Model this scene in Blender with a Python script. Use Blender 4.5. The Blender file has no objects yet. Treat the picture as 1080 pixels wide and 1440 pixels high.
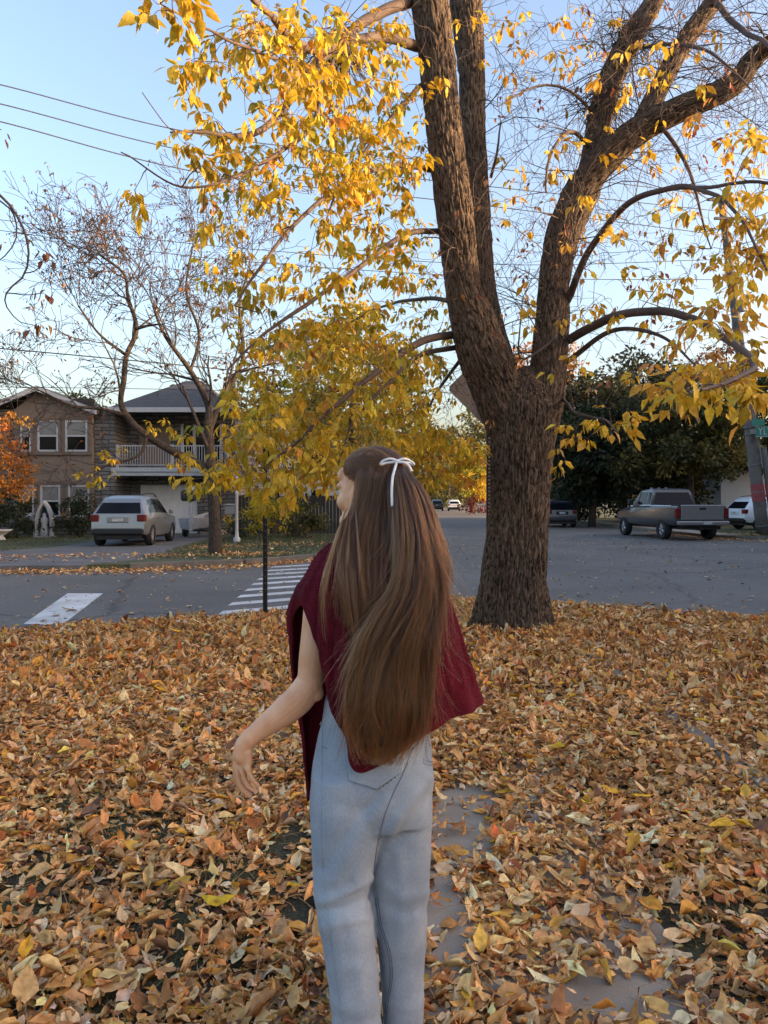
import bpy, bmesh, math, random
import numpy as np
from mathutils import Vector, Matrix
from mathutils.bvhtree import BVHTree

# ------------------------------------------------------------------ camera, sky, sun, exposure
scene = bpy.context.scene
C = scene.collection
F = 1080.0; CX = 540.0; HY = 703.0; EYE = 1.55
cam_d = bpy.data.cameras.new("camera")
cam = bpy.data.objects.new("camera", cam_d); C.objects.link(cam)
cam.location = (0, 0, EYE); cam.rotation_euler = (math.radians(90), 0, 0)
cam_d.sensor_fit = 'HORIZONTAL'; cam_d.sensor_width = 36; cam_d.lens = 36
cam_d.shift_y = -(720 - HY) / 1080
cam_d.clip_start = 0.05; cam_d.clip_end = 2000
scene.camera = cam

SUN_ELEV = math.radians(7.0)
SUN_AZ = math.radians(100)          # clockwise from +Y (the view direction): from the right, a little behind
world = bpy.data.worlds.new("World"); scene.world = world
world.use_nodes = True
wn = world.node_tree.nodes; wl = world.node_tree.links
sky = wn.new('ShaderNodeTexSky'); sky.sky_type = 'NISHITA'; sky.sun_disc = False
sky.sun_elevation = SUN_ELEV; sky.sun_rotation = SUN_AZ
sky.air_density = 1.0; sky.dust_density = 5.0; sky.ozone_density = 2.2; sky.altitude = 50
bg = wn['Background']; bg.inputs['Strength'].default_value = 0.15
tint = wn.new('ShaderNodeMix'); tint.data_type = 'RGBA'; tint.blend_type = 'MULTIPLY'; tint.inputs['Factor'].default_value = 1
tint.inputs['B'].default_value = (1.20, 1.0, .93, 1)        # warm evening air
wl.new(sky.outputs['Color'], tint.inputs['A']); wl.new(tint.outputs['Result'], bg.inputs['Color'])
sun_d = bpy.data.lights.new("sun", 'SUN'); sun = bpy.data.objects.new("sun", sun_d); C.objects.link(sun)
sun_d.energy = 2.0; sun_d.angle = math.radians(0.6); sun_d.color = (1.0, 0.70, 0.40)
sdir = Vector((math.sin(SUN_AZ) * math.cos(SUN_ELEV), math.cos(SUN_AZ) * math.cos(SUN_ELEV), math.sin(SUN_ELEV)))
sun.rotation_euler = sdir.to_track_quat('Z', 'Y').to_euler()
vs = scene.view_settings
vs.view_transform = 'Standard'; vs.look = 'None'; vs.gamma = 1; vs.use_curve_mapping = False
vs.exposure = 2.55
scene.cycles.max_bounces = 6; scene.cycles.diffuse_bounces = 3; scene.cycles.glossy_bounces = 3
scene.cycles.transmission_bounces = 4; scene.cycles.transparent_max_bounces = 6

rng = np.random.default_rng(7)
random.seed(7)

# ------------------------------------------------------------------ helpers
def at(px, py, d):
    return np.array([(px - CX) / F * d, d, EYE + (HY - py) / F * d])

def link(o, parent=None):
    C.objects.link(o)
    if parent is not None:
        o.parent = parent
        o.matrix_parent_inverse = parent.matrix_world.inverted()
    return o

def tag(o, label=None, cat=None, group=None, kind=None):
    if label: o['label'] = label
    if cat: o['category'] = cat
    if group: o['group'] = group
    if kind: o['kind'] = kind
    return o

def thing(name, loc, label, cat, group=None, rz=0):
    o = bpy.data.objects.new(name, None); C.objects.link(o)
    o.empty_display_size = 0.2
    o.location = loc; o.rotation_euler = (0, 0, rz)
    o.matrix_world = Matrix.Translation(Vector(loc)) @ Matrix.Rotation(rz, 4, 'Z')
    return tag(o, label, cat, group)

def mesh_np(name, V, Q, mat=None, parent=None, col=None, smooth=True, T=None, local=False, uv=None, vec=None):
    """V (n,3), Q (m,4) quads and optional T (k,3) triangles; col (n,3) point colours"""
    V = np.asarray(V, dtype=np.float32)
    me = bpy.data.meshes.new(name)
    Q = np.zeros((0, 4), int) if Q is None else np.asarray(Q, int).reshape(-1, 4)
    T = np.zeros((0, 3), int) if T is None else np.asarray(T, int).reshape(-1, 3)
    me.vertices.add(len(V)); me.vertices.foreach_set('co', V.ravel())
    loops = np.concatenate([Q.ravel(), T.ravel()]).astype(np.int32)
    me.loops.add(len(loops)); me.loops.foreach_set('vertex_index', loops)
    np_ = len(Q) + len(T)
    me.polygons.add(np_)
    starts = np.concatenate([np.arange(len(Q)) * 4, len(Q) * 4 + np.arange(len(T)) * 3]).astype(np.int32)
    me.polygons.foreach_set('loop_start', starts)
    me.polygons.foreach_set('use_smooth', np.full(np_, bool(smooth)))
    if col is not None:
        a = me.attributes.new('Col', 'FLOAT_COLOR', 'POINT')
        c4 = np.ones((len(V), 4), np.float32); c4[:, :3] = col
        a.data.foreach_set('color', c4.ravel())
    if vec is not None:
        a = me.attributes.new('crd', 'FLOAT_VECTOR', 'POINT')
        a.data.foreach_set('vector', np.asarray(vec, np.float32).ravel())
    if uv is not None:
        u = me.uv_layers.new(name='UVMap')
        u.data.foreach_set('uv', np.asarray(uv, np.float32)[loops].ravel())
    me.update(calc_edges=True); me.validate()
    if mat: me.materials.append(mat)
    o = bpy.data.objects.new(name, me)
    if local and parent is not None:
        C.objects.link(o); o.parent = parent
    else:
        link(o, parent)
    return o

class MB:
    """collects simple shapes in one mesh"""
    def __init__(s): s.v = []; s.q = []; s.t = []; s.n = 0
    def add(s, V, Q=(), T=()):
        V = np.asarray(V, float)
        for f in Q: s.q.append([i + s.n for i in f])
        for f in T: s.t.append([i + s.n for i in f])
        s.v.append(V); s.n += len(V); return s
    def box(s, x0, x1, y0, y1, z0, z1):
        V = [(x0,y0,z0),(x1,y0,z0),(x1,y1,z0),(x0,y1,z0),(x0,y0,z1),(x1,y0,z1),(x1,y1,z1),(x0,y1,z1)]
        return s.add(V, [(3,2,1,0),(4,5,6,7),(0,1,5,4),(1,2,6,5),(2,3,7,6),(3,0,4,7)])
    def tube(s, P, R, n=8, cap=True):
        P = np.asarray(P, float); k = len(P)
        R = np.full(k, R, float) if np.isscalar(R) else np.asarray(R, float)
        V, Q = tube_arrays(P, R, n)
        T = []
        V = list(map(tuple, V))
        if cap:
            V += [tuple(P[0]), tuple(P[-1])]
            a, b = k * n, k * n + 1
            for i in range(n):
                T.append((a, (i + 1) % n, i)); T.append((b, (k - 1) * n + i, (k - 1) * n + (i + 1) % n))
        return s.add(V, Q, T)
    def lathe(s, prof, c=(0, 0, 0), n=16, axis='z'):
        prof = np.asarray(prof, float); k = len(prof)
        a = np.arange(n) / n * 2 * math.pi
        V = np.zeros((k, n, 3))
        V[:, :, 0] = prof[:, :1] * np.cos(a); V[:, :, 1] = prof[:, :1] * np.sin(a); V[:, :, 2] = prof[:, 1:2]
        V = V.reshape(-1, 3)
        if axis == 'x': V = V[:, [2, 0, 1]]
        if axis == 'y': V = V[:, [1, 2, 0]]
        V = V + np.asarray(c, float)
        Q = [(i * n + j, i * n + (j + 1) % n, (i + 1) * n + (j + 1) % n, (i + 1) * n + j) for i in range(k - 1) for j in range(n)]
        return s.add(V, Q)
    def ell(s, c, r, n=20, m=12, rot=None):
        u = np.arange(n) / n * 2 * math.pi; w = np.linspace(-math.pi / 2, math.pi / 2, m)
        V = np.stack([np.outer(np.cos(w), np.cos(u)), np.outer(np.cos(w), np.sin(u)), np.outer(np.sin(w), np.ones(n))], -1).reshape(-1, 3) * np.asarray(r, float)
        if rot is not None: V = V @ np.asarray(rot).T
        V = V + np.asarray(c, float)
        Q = [(i * n + j, i * n + (j + 1) % n, (i + 1) * n + (j + 1) % n, (i + 1) * n + j) for i in range(m - 1) for j in range(n)]
        return s.add(V, Q)
    def prism(s, poly, axis, a, b):
        """polygon (list of 2d) extruded along axis between a and b"""
        n = len(poly)
        def p(u, v, w): return {'x': (w, u, v), 'y': (u, w, v), 'z': (u, v, w)}[axis]
        V = [p(u, v, a) for u, v in poly] + [p(u, v, b) for u, v in poly]
        V += [p(*np.mean(poly, 0), a), p(*np.mean(poly, 0), b)]
        Q = [(i, (i + 1) % n, n + (i + 1) % n, n + i) for i in range(n)]
        T = [(2 * n, (i + 1) % n, i) for i in range(n)] + [(2 * n + 1, n + i, n + (i + 1) % n) for i in range(n)]
        return s.add(V, Q, T)
    def arr(s): return np.concatenate(s.v)
    def build(s, name, mat, parent=None, smooth=False, bevel=0, local=False, angle=None):
        o = mesh_np(name, s.arr(), s.q, mat, parent, T=s.t, smooth=smooth or angle is not None, local=local)
        bm = bmesh.new(); bm.from_mesh(o.data)
        bmesh.ops.recalc_face_normals(bm, faces=bm.faces); bm.to_mesh(o.data); bm.free()
        if angle is not None: o.data.set_sharp_from_angle(angle=math.radians(angle))
        if bevel:
            m = o.modifiers.new('b', 'BEVEL'); m.width = bevel; m.segments = 2; m.limit_method = 'ANGLE'
        return o

def frames(P):
    P = np.asarray(P, float); k = len(P)
    Tn = np.gradient(P, axis=0) if k > 2 else np.repeat((P[1:] - P[:1]), k, 0)
    Tn /= np.linalg.norm(Tn, axis=1, keepdims=True) + 1e-9
    N = np.zeros_like(P); B = np.zeros_like(P)
    r = np.array([1., 0, 0]) if abs(Tn[0, 0]) < .8 else np.array([0, 1., 0])
    n = r - Tn[0] * r.dot(Tn[0]); n /= np.linalg.norm(n)
    for i in range(k):
        n = n - Tn[i] * n.dot(Tn[i]); n /= np.linalg.norm(n) + 1e-9
        N[i] = n; B[i] = np.cross(Tn[i], n)
    return Tn, N, B

def tube_arrays(P, R, n):
    k = len(P); Tn, N, B = frames(P)
    a = np.arange(n) / n * 2 * math.pi
    V = P[:, None] + R[:, None, None] * (np.cos(a)[None, :, None] * N[:, None] + np.sin(a)[None, :, None] * B[:, None])
    i, j = np.meshgrid(np.arange(k - 1), np.arange(n), indexing='ij')
    Q = np.stack([i * n + j, i * n + (j + 1) % n, (i + 1) * n + (j + 1) % n, (i + 1) * n + j], -1).reshape(-1, 4)
    return V.reshape(-1, 3), Q

class Tubes:
    """many tubes in one mesh, quickly"""
    def __init__(s): s.V = []; s.Q = []; s.n = 0
    def add(s, P, R, n=5):
        P = np.asarray(P, float)
        R = np.full(len(P), R, float) if np.isscalar(R) else np.asarray(R, float)
        V, Q = tube_arrays(P, R, n); s.V.append(V); s.Q.append(Q + s.n); s.n += len(V)
    def build(s, name, mat, parent=None):
        return mesh_np(name, np.concatenate(s.V), np.concatenate(s.Q), mat, parent)

def crom(P, m):
    """Catmull-Rom resample of an open polyline, m points"""
    P = np.asarray(P, float); k = len(P)
    E = np.concatenate([2 * P[:1] - P[1:2], P, 2 * P[-1:] - P[-2:-1]])
    t = np.linspace(0, k - 1 - 1e-9, m); i = t.astype(int); f = (t - i)[:, None]
    a, b, c, d = E[i], E[i + 1], E[i + 2], E[i + 3]
    return .5 * (2 * b + (c - a) * f + (2 * a - 5 * b + 4 * c - d) * f ** 2 + (3 * b - a - 3 * c + d) * f ** 3)

_perm = np.random.default_rng(3).permutation(256); _perm = np.concatenate([_perm, _perm, _perm])
_gr = np.random.default_rng(4).normal(size=(256, 3)); _gr /= np.linalg.norm(_gr, axis=1, keepdims=True)
def noise3(p):
    p = np.asarray(p, float); i = np.floor(p).astype(int); f = p - i; i &= 255
    u = f * f * f * (f * (f * 6 - 15) + 10)
    def g(dx, dy, dz):
        h = _perm[_perm[_perm[(i[..., 0] + dx) & 255] + ((i[..., 1] + dy) & 255)] + ((i[..., 2] + dz) & 255)]
        return (_gr[h & 255] * (f - np.array([dx, dy, dz]))).sum(-1)
    def L(a, b, t): return a + (b - a) * t
    x00 = L(g(0,0,0), g(1,0,0), u[..., 0]); x10 = L(g(0,1,0), g(1,1,0), u[..., 0])
    x01 = L(g(0,0,1), g(1,0,1), u[..., 0]); x11 = L(g(0,1,1), g(1,1,1), u[..., 0])
    return L(L(x00, x10, u[..., 1]), L(x01, x11, u[..., 1]), u[..., 2]) * 1.6

def nrm(a): return a / (np.linalg.norm(a, axis=-1, keepdims=True) + 1e-9)

def applied(o):
    """replace the mesh of o by its evaluated mesh (modifiers applied)"""
    dg = bpy.context.evaluated_depsgraph_get(); dg.update()
    ev = o.evaluated_get(dg)
    me = bpy.data.meshes.new_from_object(ev)
    old = o.data; o.modifiers.clear(); o.data = me
    bpy.data.meshes.remove(old)
    return o

# ------------------------------------------------------------------ materials
def nodes_of(name):
    m = bpy.data.materials.new(name); m.use_nodes = True
    nt = m.node_tree; return m, nt, nt.nodes, nt.links, nt.nodes['Principled BSDF']

def N_(nt, t, **kw):
    n = nt.nodes.new(t)
    for k, v in kw.items(): setattr(n, k, v)
    return n

def ramp(nt, stops):
    r = nt.nodes.new('ShaderNodeValToRGB'); e = r.color_ramp.elements
    while len(e) < len(stops): e.new(0.5)
    for x, (p, c) in zip(e, stops): x.position = p; x.color = (*c, 1)
    return r

def mat(name, col, rough=.6, metal=0, var=.2, scale=6, bump=0, bscale=60, spec=.5, coat=0, bdist=.01):
    m, nt, nd, lk, b = nodes_of(name)
    col = np.array(col, float)
    b.inputs['Roughness'].default_value = rough; b.inputs['Metallic'].default_value = metal
    b.inputs['Specular IOR Level'].default_value = spec; b.inputs['Coat Weight'].default_value = coat
    tc = N_(nt, 'ShaderNodeTexCoord')
    nz = N_(nt, 'ShaderNodeTexNoise'); nz.inputs['Scale'].default_value = scale; nz.inputs['Detail'].default_value = 6
    lk.new(tc.outputs['Object'], nz.inputs['Vector'])
    r = ramp(nt, [(.3, tuple(np.clip(col * (1 - var), 0, 1))), (.7, tuple(np.clip(col * (1 + var), 0, 1)))])
    lk.new(nz.outputs['Fac'], r.inputs['Fac']); lk.new(r.outputs['Color'], b.inputs['Base Color'])
    if bump:
        n2 = N_(nt, 'ShaderNodeTexNoise'); n2.inputs['Scale'].default_value = bscale; n2.inputs['Detail'].default_value = 5
        lk.new(tc.outputs['Object'], n2.inputs['Vector'])
        bp = N_(nt, 'ShaderNodeBump'); bp.inputs['Strength'].default_value = bump; bp.inputs['Distance'].default_value = bdist
        lk.new(n2.outputs['Fac'], bp.inputs['Height']); lk.new(bp.outputs['Normal'], b.inputs['Normal'])
    return m

def leaf_mat(name, trans=.35, rough=.55, gain=1.0):
    """coloured by the leaf's own colour; light passes through"""
    m, nt, nd, lk, b = nodes_of(name)
    a = N_(nt, 'ShaderNodeAttribute', attribute_name='Col')
    tc = N_(nt, 'ShaderNodeTexCoord')
    nz = N_(nt, 'ShaderNodeTexNoise'); nz.inputs['Scale'].default_value = 45; nz.inputs['Detail'].default_value = 4
    lk.new(tc.outputs['Object'], nz.inputs['Vector'])
    r = ramp(nt, [(.3, (.72, .68, .62)), (.65, (1.1, 1.1, 1.1))]); lk.new(nz.outputs['Fac'], r.inputs['Fac'])
    mx = N_(nt, 'ShaderNodeMix', data_type='RGBA', blend_type='MULTIPLY'); mx.inputs['Factor'].default_value = 1
    lk.new(a.outputs['Color'], mx.inputs['A']); lk.new(r.outputs['Color'], mx.inputs['B'])
    lk.new(mx.outputs['Result'], b.inputs['Base Color']); b.inputs['Roughness'].default_value = rough
    b.inputs['Specular IOR Level'].default_value = .3
    if trans:
        t = N_(nt, 'ShaderNodeBsdfTranslucent'); lk.new(mx.outputs['Result'], t.inputs['Color'])
        s = N_(nt, 'ShaderNodeMixShader'); s.inputs['Fac'].default_value = trans
        lk.new(b.outputs['BSDF'], s.inputs[1]); lk.new(t.outputs['BSDF'], s.inputs[2])
        lk.new(s.outputs['Shader'], nd['Material Output'].inputs['Surface'])
    return m

def leaf_arrays(P, A, Nn, L, W, curl, fold, nv=5, twist=None):
    """many ovate pointed leaves: base P, axis A, face normal Nn, length, width, curl (rad over length), fold"""
    n = len(P); A = nrm(A); S = nrm(np.cross(A, Nn)); Nn = np.cross(S, A)
    t = np.linspace(0, 1, nv)
    w = np.sin(np.pi * t ** .72) ** .85 * (1 - .25 * t); w[0] = .06; w[-1] = 0.02; w /= w.max()
    ang = curl[:, None] * t[None]
    dt = 1 / (nv - 1)
    da = np.cos(ang) * dt; dn = np.sin(ang) * dt
    al = np.cumsum(da, 1) - da[:, :1]; up = np.cumsum(dn, 1) - dn[:, :1]
    V = np.zeros((n, nv, 3, 3))
    for k, s in enumerate((-1, 0, 1)):
        sp = s * w[None] * W[:, None] / 2
        tw = (twist[:, None] * t[None]) if twist is not None else 0
        lift = abs(s) * fold[:, None] * w[None] * W[:, None] / 2 + sp * np.sin(tw)
        V[:, :, k] = P[:, None] + A[:, None] * (al * L[:, None])[..., None] \
            + Nn[:, None] * (up * L[:, None] + lift)[..., None] + S[:, None] * (sp * np.cos(np.clip(fold[:, None], -1.2, 1.2)))[..., None]
    V = V.reshape(n, nv * 3, 3)
    base = np.array([[i * 3 + k, i * 3 + k + 1, (i + 1) * 3 + k + 1, (i + 1) * 3 + k] for i in range(nv - 1) for k in range(2)])
    Q = (np.arange(n)[:, None, None] * (nv * 3) + base[None]).reshape(-1, 4)
    return V.reshape(-1, 3), Q, nv * 3

def colours(n, table, jit=.18):
    """pick colours from [(weight, rgb)] with brightness jitter"""
    w = np.array([t[0] for t in table], float); w /= w.sum()
    i = rng.choice(len(table), n, p=w)
    c = np.array([t[1] for t in table], float)[i]
    c = c * (1 + jit * rng.normal(size=(n, 1))) * (1 + .05 * rng.normal(size=(n, 3)))
    return np.clip(c, .004, .95)
# ------------------------------------------------------------------ ground, road, kerbs
def asphalt_mat():
    m, nt, nd, lk, b = nodes_of('asphalt')
    tc = N_(nt, 'ShaderNodeTexCoord')
    n1 = N_(nt, 'ShaderNodeTexNoise'); n1.inputs['Scale'].default_value = .35; n1.inputs['Detail'].default_value = 5
    n2 = N_(nt, 'ShaderNodeTexNoise'); n2.inputs['Scale'].default_value = 70; n2.inputs['Detail'].default_value = 3
    vo = N_(nt, 'ShaderNodeTexVoronoi', feature='DISTANCE_TO_EDGE'); vo.inputs['Scale'].default_value = .22
    n3 = N_(nt, 'ShaderNodeTexNoise'); n3.inputs['Scale'].default_value = 1.3; n3.inputs['Detail'].default_value = 6
    ad = N_(nt, 'ShaderNodeMix', data_type='RGBA'); ad.inputs['Factor'].default_value = .35
    lk.new(tc.outputs['Object'], n3.inputs['Vector']); lk.new(tc.outputs['Object'], ad.inputs['A']); lk.new(n3.outputs['Color'], ad.inputs['B'])
    lk.new(ad.outputs['Result'], vo.inputs['Vector'])
    for n in (n1, n2): lk.new(tc.outputs['Object'], n.inputs['Vector'])
    r1 = ramp(nt, [(.3, (.090, .082, .073)), (.7, (.15, .137, .122))]); lk.new(n1.outputs['Fac'], r1.inputs['Fac'])
    r2 = ramp(nt, [(.35, (.6, .6, .6)), (.7, (1.4, 1.4, 1.4))]); lk.new(n2.outputs['Fac'], r2.inputs['Fac'])
    r3 = ramp(nt, [(0, (.35, .35, .35)), (.010, (1, 1, 1))]); lk.new(vo.outputs['Distance'], r3.inputs['Fac'])
    m1 = N_(nt, 'ShaderNodeMix', data_type='RGBA', blend_type='MULTIPLY'); m1.inputs['Factor'].default_value = 1
    m2 = N_(nt, 'ShaderNodeMix', data_type='RGBA', blend_type='MULTIPLY'); m2.inputs['Factor'].default_value = .7
    lk.new(r1.outputs['Color'], m1.inputs['A']); lk.new(r2.outputs['Color'], m1.inputs['B'])
    lk.new(m1.outputs['Result'], m2.inputs['A']); lk.new(r3.outputs['Color'], m2.inputs['B'])
    lk.new(m2.outputs['Result'], b.inputs['Base Color']); b.inputs['Roughness'].default_value = .85
    bp = N_(nt, 'ShaderNodeBump'); bp.inputs['Strength'].default_value = .5; bp.inputs['Distance'].default_value = .01
    lk.new(n2.outputs['Fac'], bp.inputs['Height']); lk.new(bp.outputs['Normal'], b.inputs['Normal'])
    return m

def soil_mat(name, a, bcol, scale=3):
    m, nt, nd, lk, b = nodes_of(name)
    tc = N_(nt, 'ShaderNodeTexCoord')
    n1 = N_(nt, 'ShaderNodeTexNoise'); n1.inputs['Scale'].default_value = scale; n1.inputs['Detail'].default_value = 8
    n2 = N_(nt, 'ShaderNodeTexNoise'); n2.inputs['Scale'].default_value = scale * 25; n2.inputs['Detail'].default_value = 4
    for n in (n1, n2): lk.new(tc.outputs['Object'], n.inputs['Vector'])
    r1 = ramp(nt, [(.35, a), (.65, bcol)]); lk.new(n1.outputs['Fac'], r1.inputs['Fac'])
    r2 = ramp(nt, [(.3, (.5, .5, .5)), (.7, (1.4, 1.4, 1.4))]); lk.new(n2.outputs['Fac'], r2.inputs['Fac'])
    mx = N_(nt, 'ShaderNodeMix', data_type='RGBA', blend_type='MULTIPLY'); mx.inputs['Factor'].default_value = 1
    lk.new(r1.outputs['Color'], mx.inputs['A']); lk.new(r2.outputs['Color'], mx.inputs['B'])
    lk.new(mx.outputs['Result'], b.inputs['Base Color']); b.inputs['Roughness'].default_value = .95
    bp = N_(nt, 'ShaderNodeBump'); bp.inputs['Strength'].default_value = .8; bp.inputs['Distance'].default_value = .03
    lk.new(n2.outputs['Fac'], bp.inputs['Height']); lk.new(bp.outputs['Normal'], b.inputs['Normal'])
    return m

M_asphalt = asphalt_mat()
M_soil = soil_mat('lawn_soil', (.06, .045, .026), (.065, .065, .028))
M_lawn = soil_mat('far_lawn', (.055, .07, .025), (.10, .095, .045), 1.2)
M_conc = mat('concrete', (.29, .24, .185), .9, var=.3, scale=2.5, bump=.5, bscale=90, bdist=.006)
M_kerb = mat('kerb_stone', (.155, .135, .11), .9, var=.25, scale=3, bump=.5, bscale=50)
M_paint = mat('road_paint', (.62, .62, .60), .7, var=.25, scale=5, bump=.3, bscale=80)
def paint_mat():
    m, nt, nd, lk, b = nodes_of('road_paint')
    tc = N_(nt, 'ShaderNodeTexCoord')
    n1 = N_(nt, 'ShaderNodeTexNoise'); n1.inputs['Scale'].default_value = 9; n1.inputs['Detail'].default_value = 10; n1.inputs['Roughness'].default_value = .7
    n2 = N_(nt, 'ShaderNodeTexNoise'); n2.inputs['Scale'].default_value = 1.5; n2.inputs['Detail'].default_value = 5
    for n in (n1, n2): lk.new(tc.outputs['Object'], n.inputs['Vector'])
    r = ramp(nt, [(.36, (.12, .117, .112)), (.41, (.62, .61, .59))]); lk.new(n1.outputs['Fac'], r.inputs['Fac'])
    r2 = ramp(nt, [(.3, (.72, .71, .69)), (.7, (1.05, 1.05, 1.05))]); lk.new(n2.outputs['Fac'], r2.inputs['Fac'])
    mx = N_(nt, 'ShaderNodeMix', data_type='RGBA', blend_type='MULTIPLY'); mx.inputs['Factor'].default_value = 1
    lk.new(r.outputs['Color'], mx.inputs['A']); lk.new(r2.outputs['Color'], mx.inputs['B'])
    lk.new(mx.outputs['Result'], b.inputs['Base Color']); b.inputs['Roughness'].default_value = .8
    return m
M_paint = paint_mat()
M_drive = mat('driveway_asphalt', (.12, .115, .11), .9, var=.25, scale=1.2, bump=.5, bscale=60)
ROADZ = -.06

EX = np.array([-40, -12, -4.6, -1.1, .3, 1.6, 3, 5.15, 8, 14, 40.])
EY = np.array([4.5, 8.0, 9.2, 11, 12.0, 12.3, 11.6, 10.4, 9.4, 8.2, 4])
def edge_y(x): return np.interp(x, EX, EY)
TREE = np.array([1.52, 9.0])
def ground_h(x, y):
    x = np.asarray(x, float); y = np.asarray(y, float)
    h = .025 * noise3(np.stack([x * .8, y * .8, 0 * x], -1)) + .07 * np.exp(-((x - TREE[0]) ** 2 + (y - TREE[1] + .05) ** 2) / .95 ** 2)
    h = h + np.where(x > 2.05, -.05 * np.clip((x - 2.05) / .15, 0, 1), 0)
    e = np.clip((edge_y(x) - y) / 1.1, 0, 1); e = e * e * (3 - 2 * e)
    return h * e + ROADZ * (1 - e) * .8

# the whole plain under everything, the road sheet on it
def sheet(name, poly, z, m, kind='structure', thick=0):
    b = bmesh.new(); vs_ = [b.verts.new((x, y, z)) for x, y in poly]
    f = b.faces.new(vs_)
    if thick:
        r = bmesh.ops.extrude_face_region(b, geom=[f])
        for v in r['geom']:
            if isinstance(v, bmesh.types.BMVert): v.co.z -= thick
    bmesh.ops.recalc_face_normals(b, faces=b.faces)
    me = bpy.data.meshes.new(name); b.to_mesh(me); b.free(); me.materials.append(m)
    if not thick:
        me.update()
        if len(me.polygons) and me.polygons[0].normal.z < 0: me.flip_normals()
    o = bpy.data.objects.new(name, me); C.objects.link(o); o['kind'] = kind
    return o
sheet('ground', [(-600, -600), (600, -600), (600, 600), (-600, 600)], -.30, M_lawn)
sheet('road', [(-150, -60), (150, -60), (150, 260), (-150, 260)], ROADZ, M_asphalt)

# the near lawn: a gently uneven sheet that ends at the road
nx, ny = 150, 130
xs = np.linspace(-22, 2.05, nx)
g = []
for x in xs:
    ye = float(edge_y(x)) + .05
    g.append(np.stack([np.full(ny, x), np.linspace(-10, ye, ny)], -1))
g = np.array(g); Z = ground_h(g[..., 0], g[..., 1])
Z[:, -1] = ROADZ - .03
V = np.concatenate([g, Z[..., None]], -1).reshape(-1, 3)
i, j = np.meshgrid(np.arange(nx - 1), np.arange(ny - 1), indexing='ij')
Q = np.stack([i * ny + j, (i + 1) * ny + j, (i + 1) * ny + j + 1, i * ny + j + 1], -1).reshape(-1, 4)
tag(mesh_np('lawn', V, Q, M_soil), kind='structure')

# narrow concrete walk under the leaves, cracked into slabs
b = MB()
yy = -6.0
while yy < 9.5:
    ln = 1.15
    cx = .35 + .015 * yy
    h = float(ground_h(np.array([cx]), np.array([yy + .5]))[0])
    b.box(cx - .62, cx + .62, yy + .008, yy + ln - .008, h - .12, h + .008 + random.uniform(0, .006)); yy += ln
tag(b.build('footpath', M_conc, bevel=.008), kind='structure')
# old kerb stones between the verge and the leafy gutter
b = MB(); yy = 1.2
while yy < 8.6:
    b.box(1.98, 2.09, yy, yy + .9, -.12, .032 + random.uniform(-.012, .012)); yy += .91
tag(b.build('kerb', M_kerb, bevel=.012), kind='structure')

# blocks across the road
LB = [(-60, 9), (-30, 14.6), (-8.7, 17.4), (-5.9, 17.8), (-3.5, 18.9), (-2.0, 20.6), (-1.3, 23), (2.5, 68), (7, 118), (-60, 118)]
RB = [(70, 17), (30, 26.5), (16, 30.0), (14.4, 31.1), (13.7, 32.8), (13.3, 40), (14.2, 75), (15.8, 118), (70, 118)]
sheet('far_lawn', LB, .06, M_lawn, thick=.3)
sheet('far_lawn', RB, .06, M_lawn, thick=.3)
def kerb_line(pts, w=.16, h=.09):
    b = MB(); P = np.array([(x, y, 0) for x, y in pts], float)
    seg = np.linalg.norm(np.diff(P, axis=0), axis=1); 
    for a, c in zip(P[:-1], P[1:]):
        t = nrm(c - a); s = np.array([t[1], -t[0], 0])
        V = [a, c, c + s * w, a + s * w]
        V = [(p[0], p[1], ROADZ - .02) for p in V] + [(p[0], p[1], h) for p in V]
        b.add(V, [(3,2,1,0),(4,5,6,7),(0,1,5,4),(1,2,6,5),(2,3,7,6),(3,0,4,7)])
    return tag(b.build('kerb', M_kerb), kind='structure')
kerb_line([(-5.9, 17.8), (-3.5, 18.9), (-2.0, 20.6), (-1.3, 23), (2.5, 68), (7, 118)])
kerb_line([(15.8, 118), (14.2, 75), (13.3, 40), (13.7, 32.8), (14.4, 31.1), (16, 30.0), (30, 26.5), (70, 17)])
# driveway from the road to the garage
sheet('driveway', [(-10.6, 17.0), (-6.9, 17.5), (-5.6, 20.5), (-6.6, 24), (-7.0, 33.7), (-10.9, 33.7), (-10.3, 24), (-12.5, 20)], .066, M_drive, thick=.3)
sheet('sidewalk', [(13.9, 33.0), (15.2, 32.4), (15.0, 60), (13.9, 60)], .066, M_conc, thick=.1)
# painted markings
sheet('stop_bar', [(-4.67, 9.95), (-4.13, 9.85), (-4.83, 13.2), (-5.44, 13.2)], ROADZ + .004, M_paint)
for k in range(9):
    d0 = 10.75 + .93 * k; x0 = -2.33 - .045 * k
    w_ = .36
    sheet('crosswalk_bar', [(x0, d0), (x0 + 1.55, d0 + 1.05), (x0 + 1.55, d0 + 1.05 + w_), (x0, d0 + w_)], ROADZ + .004, M_paint)

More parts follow.
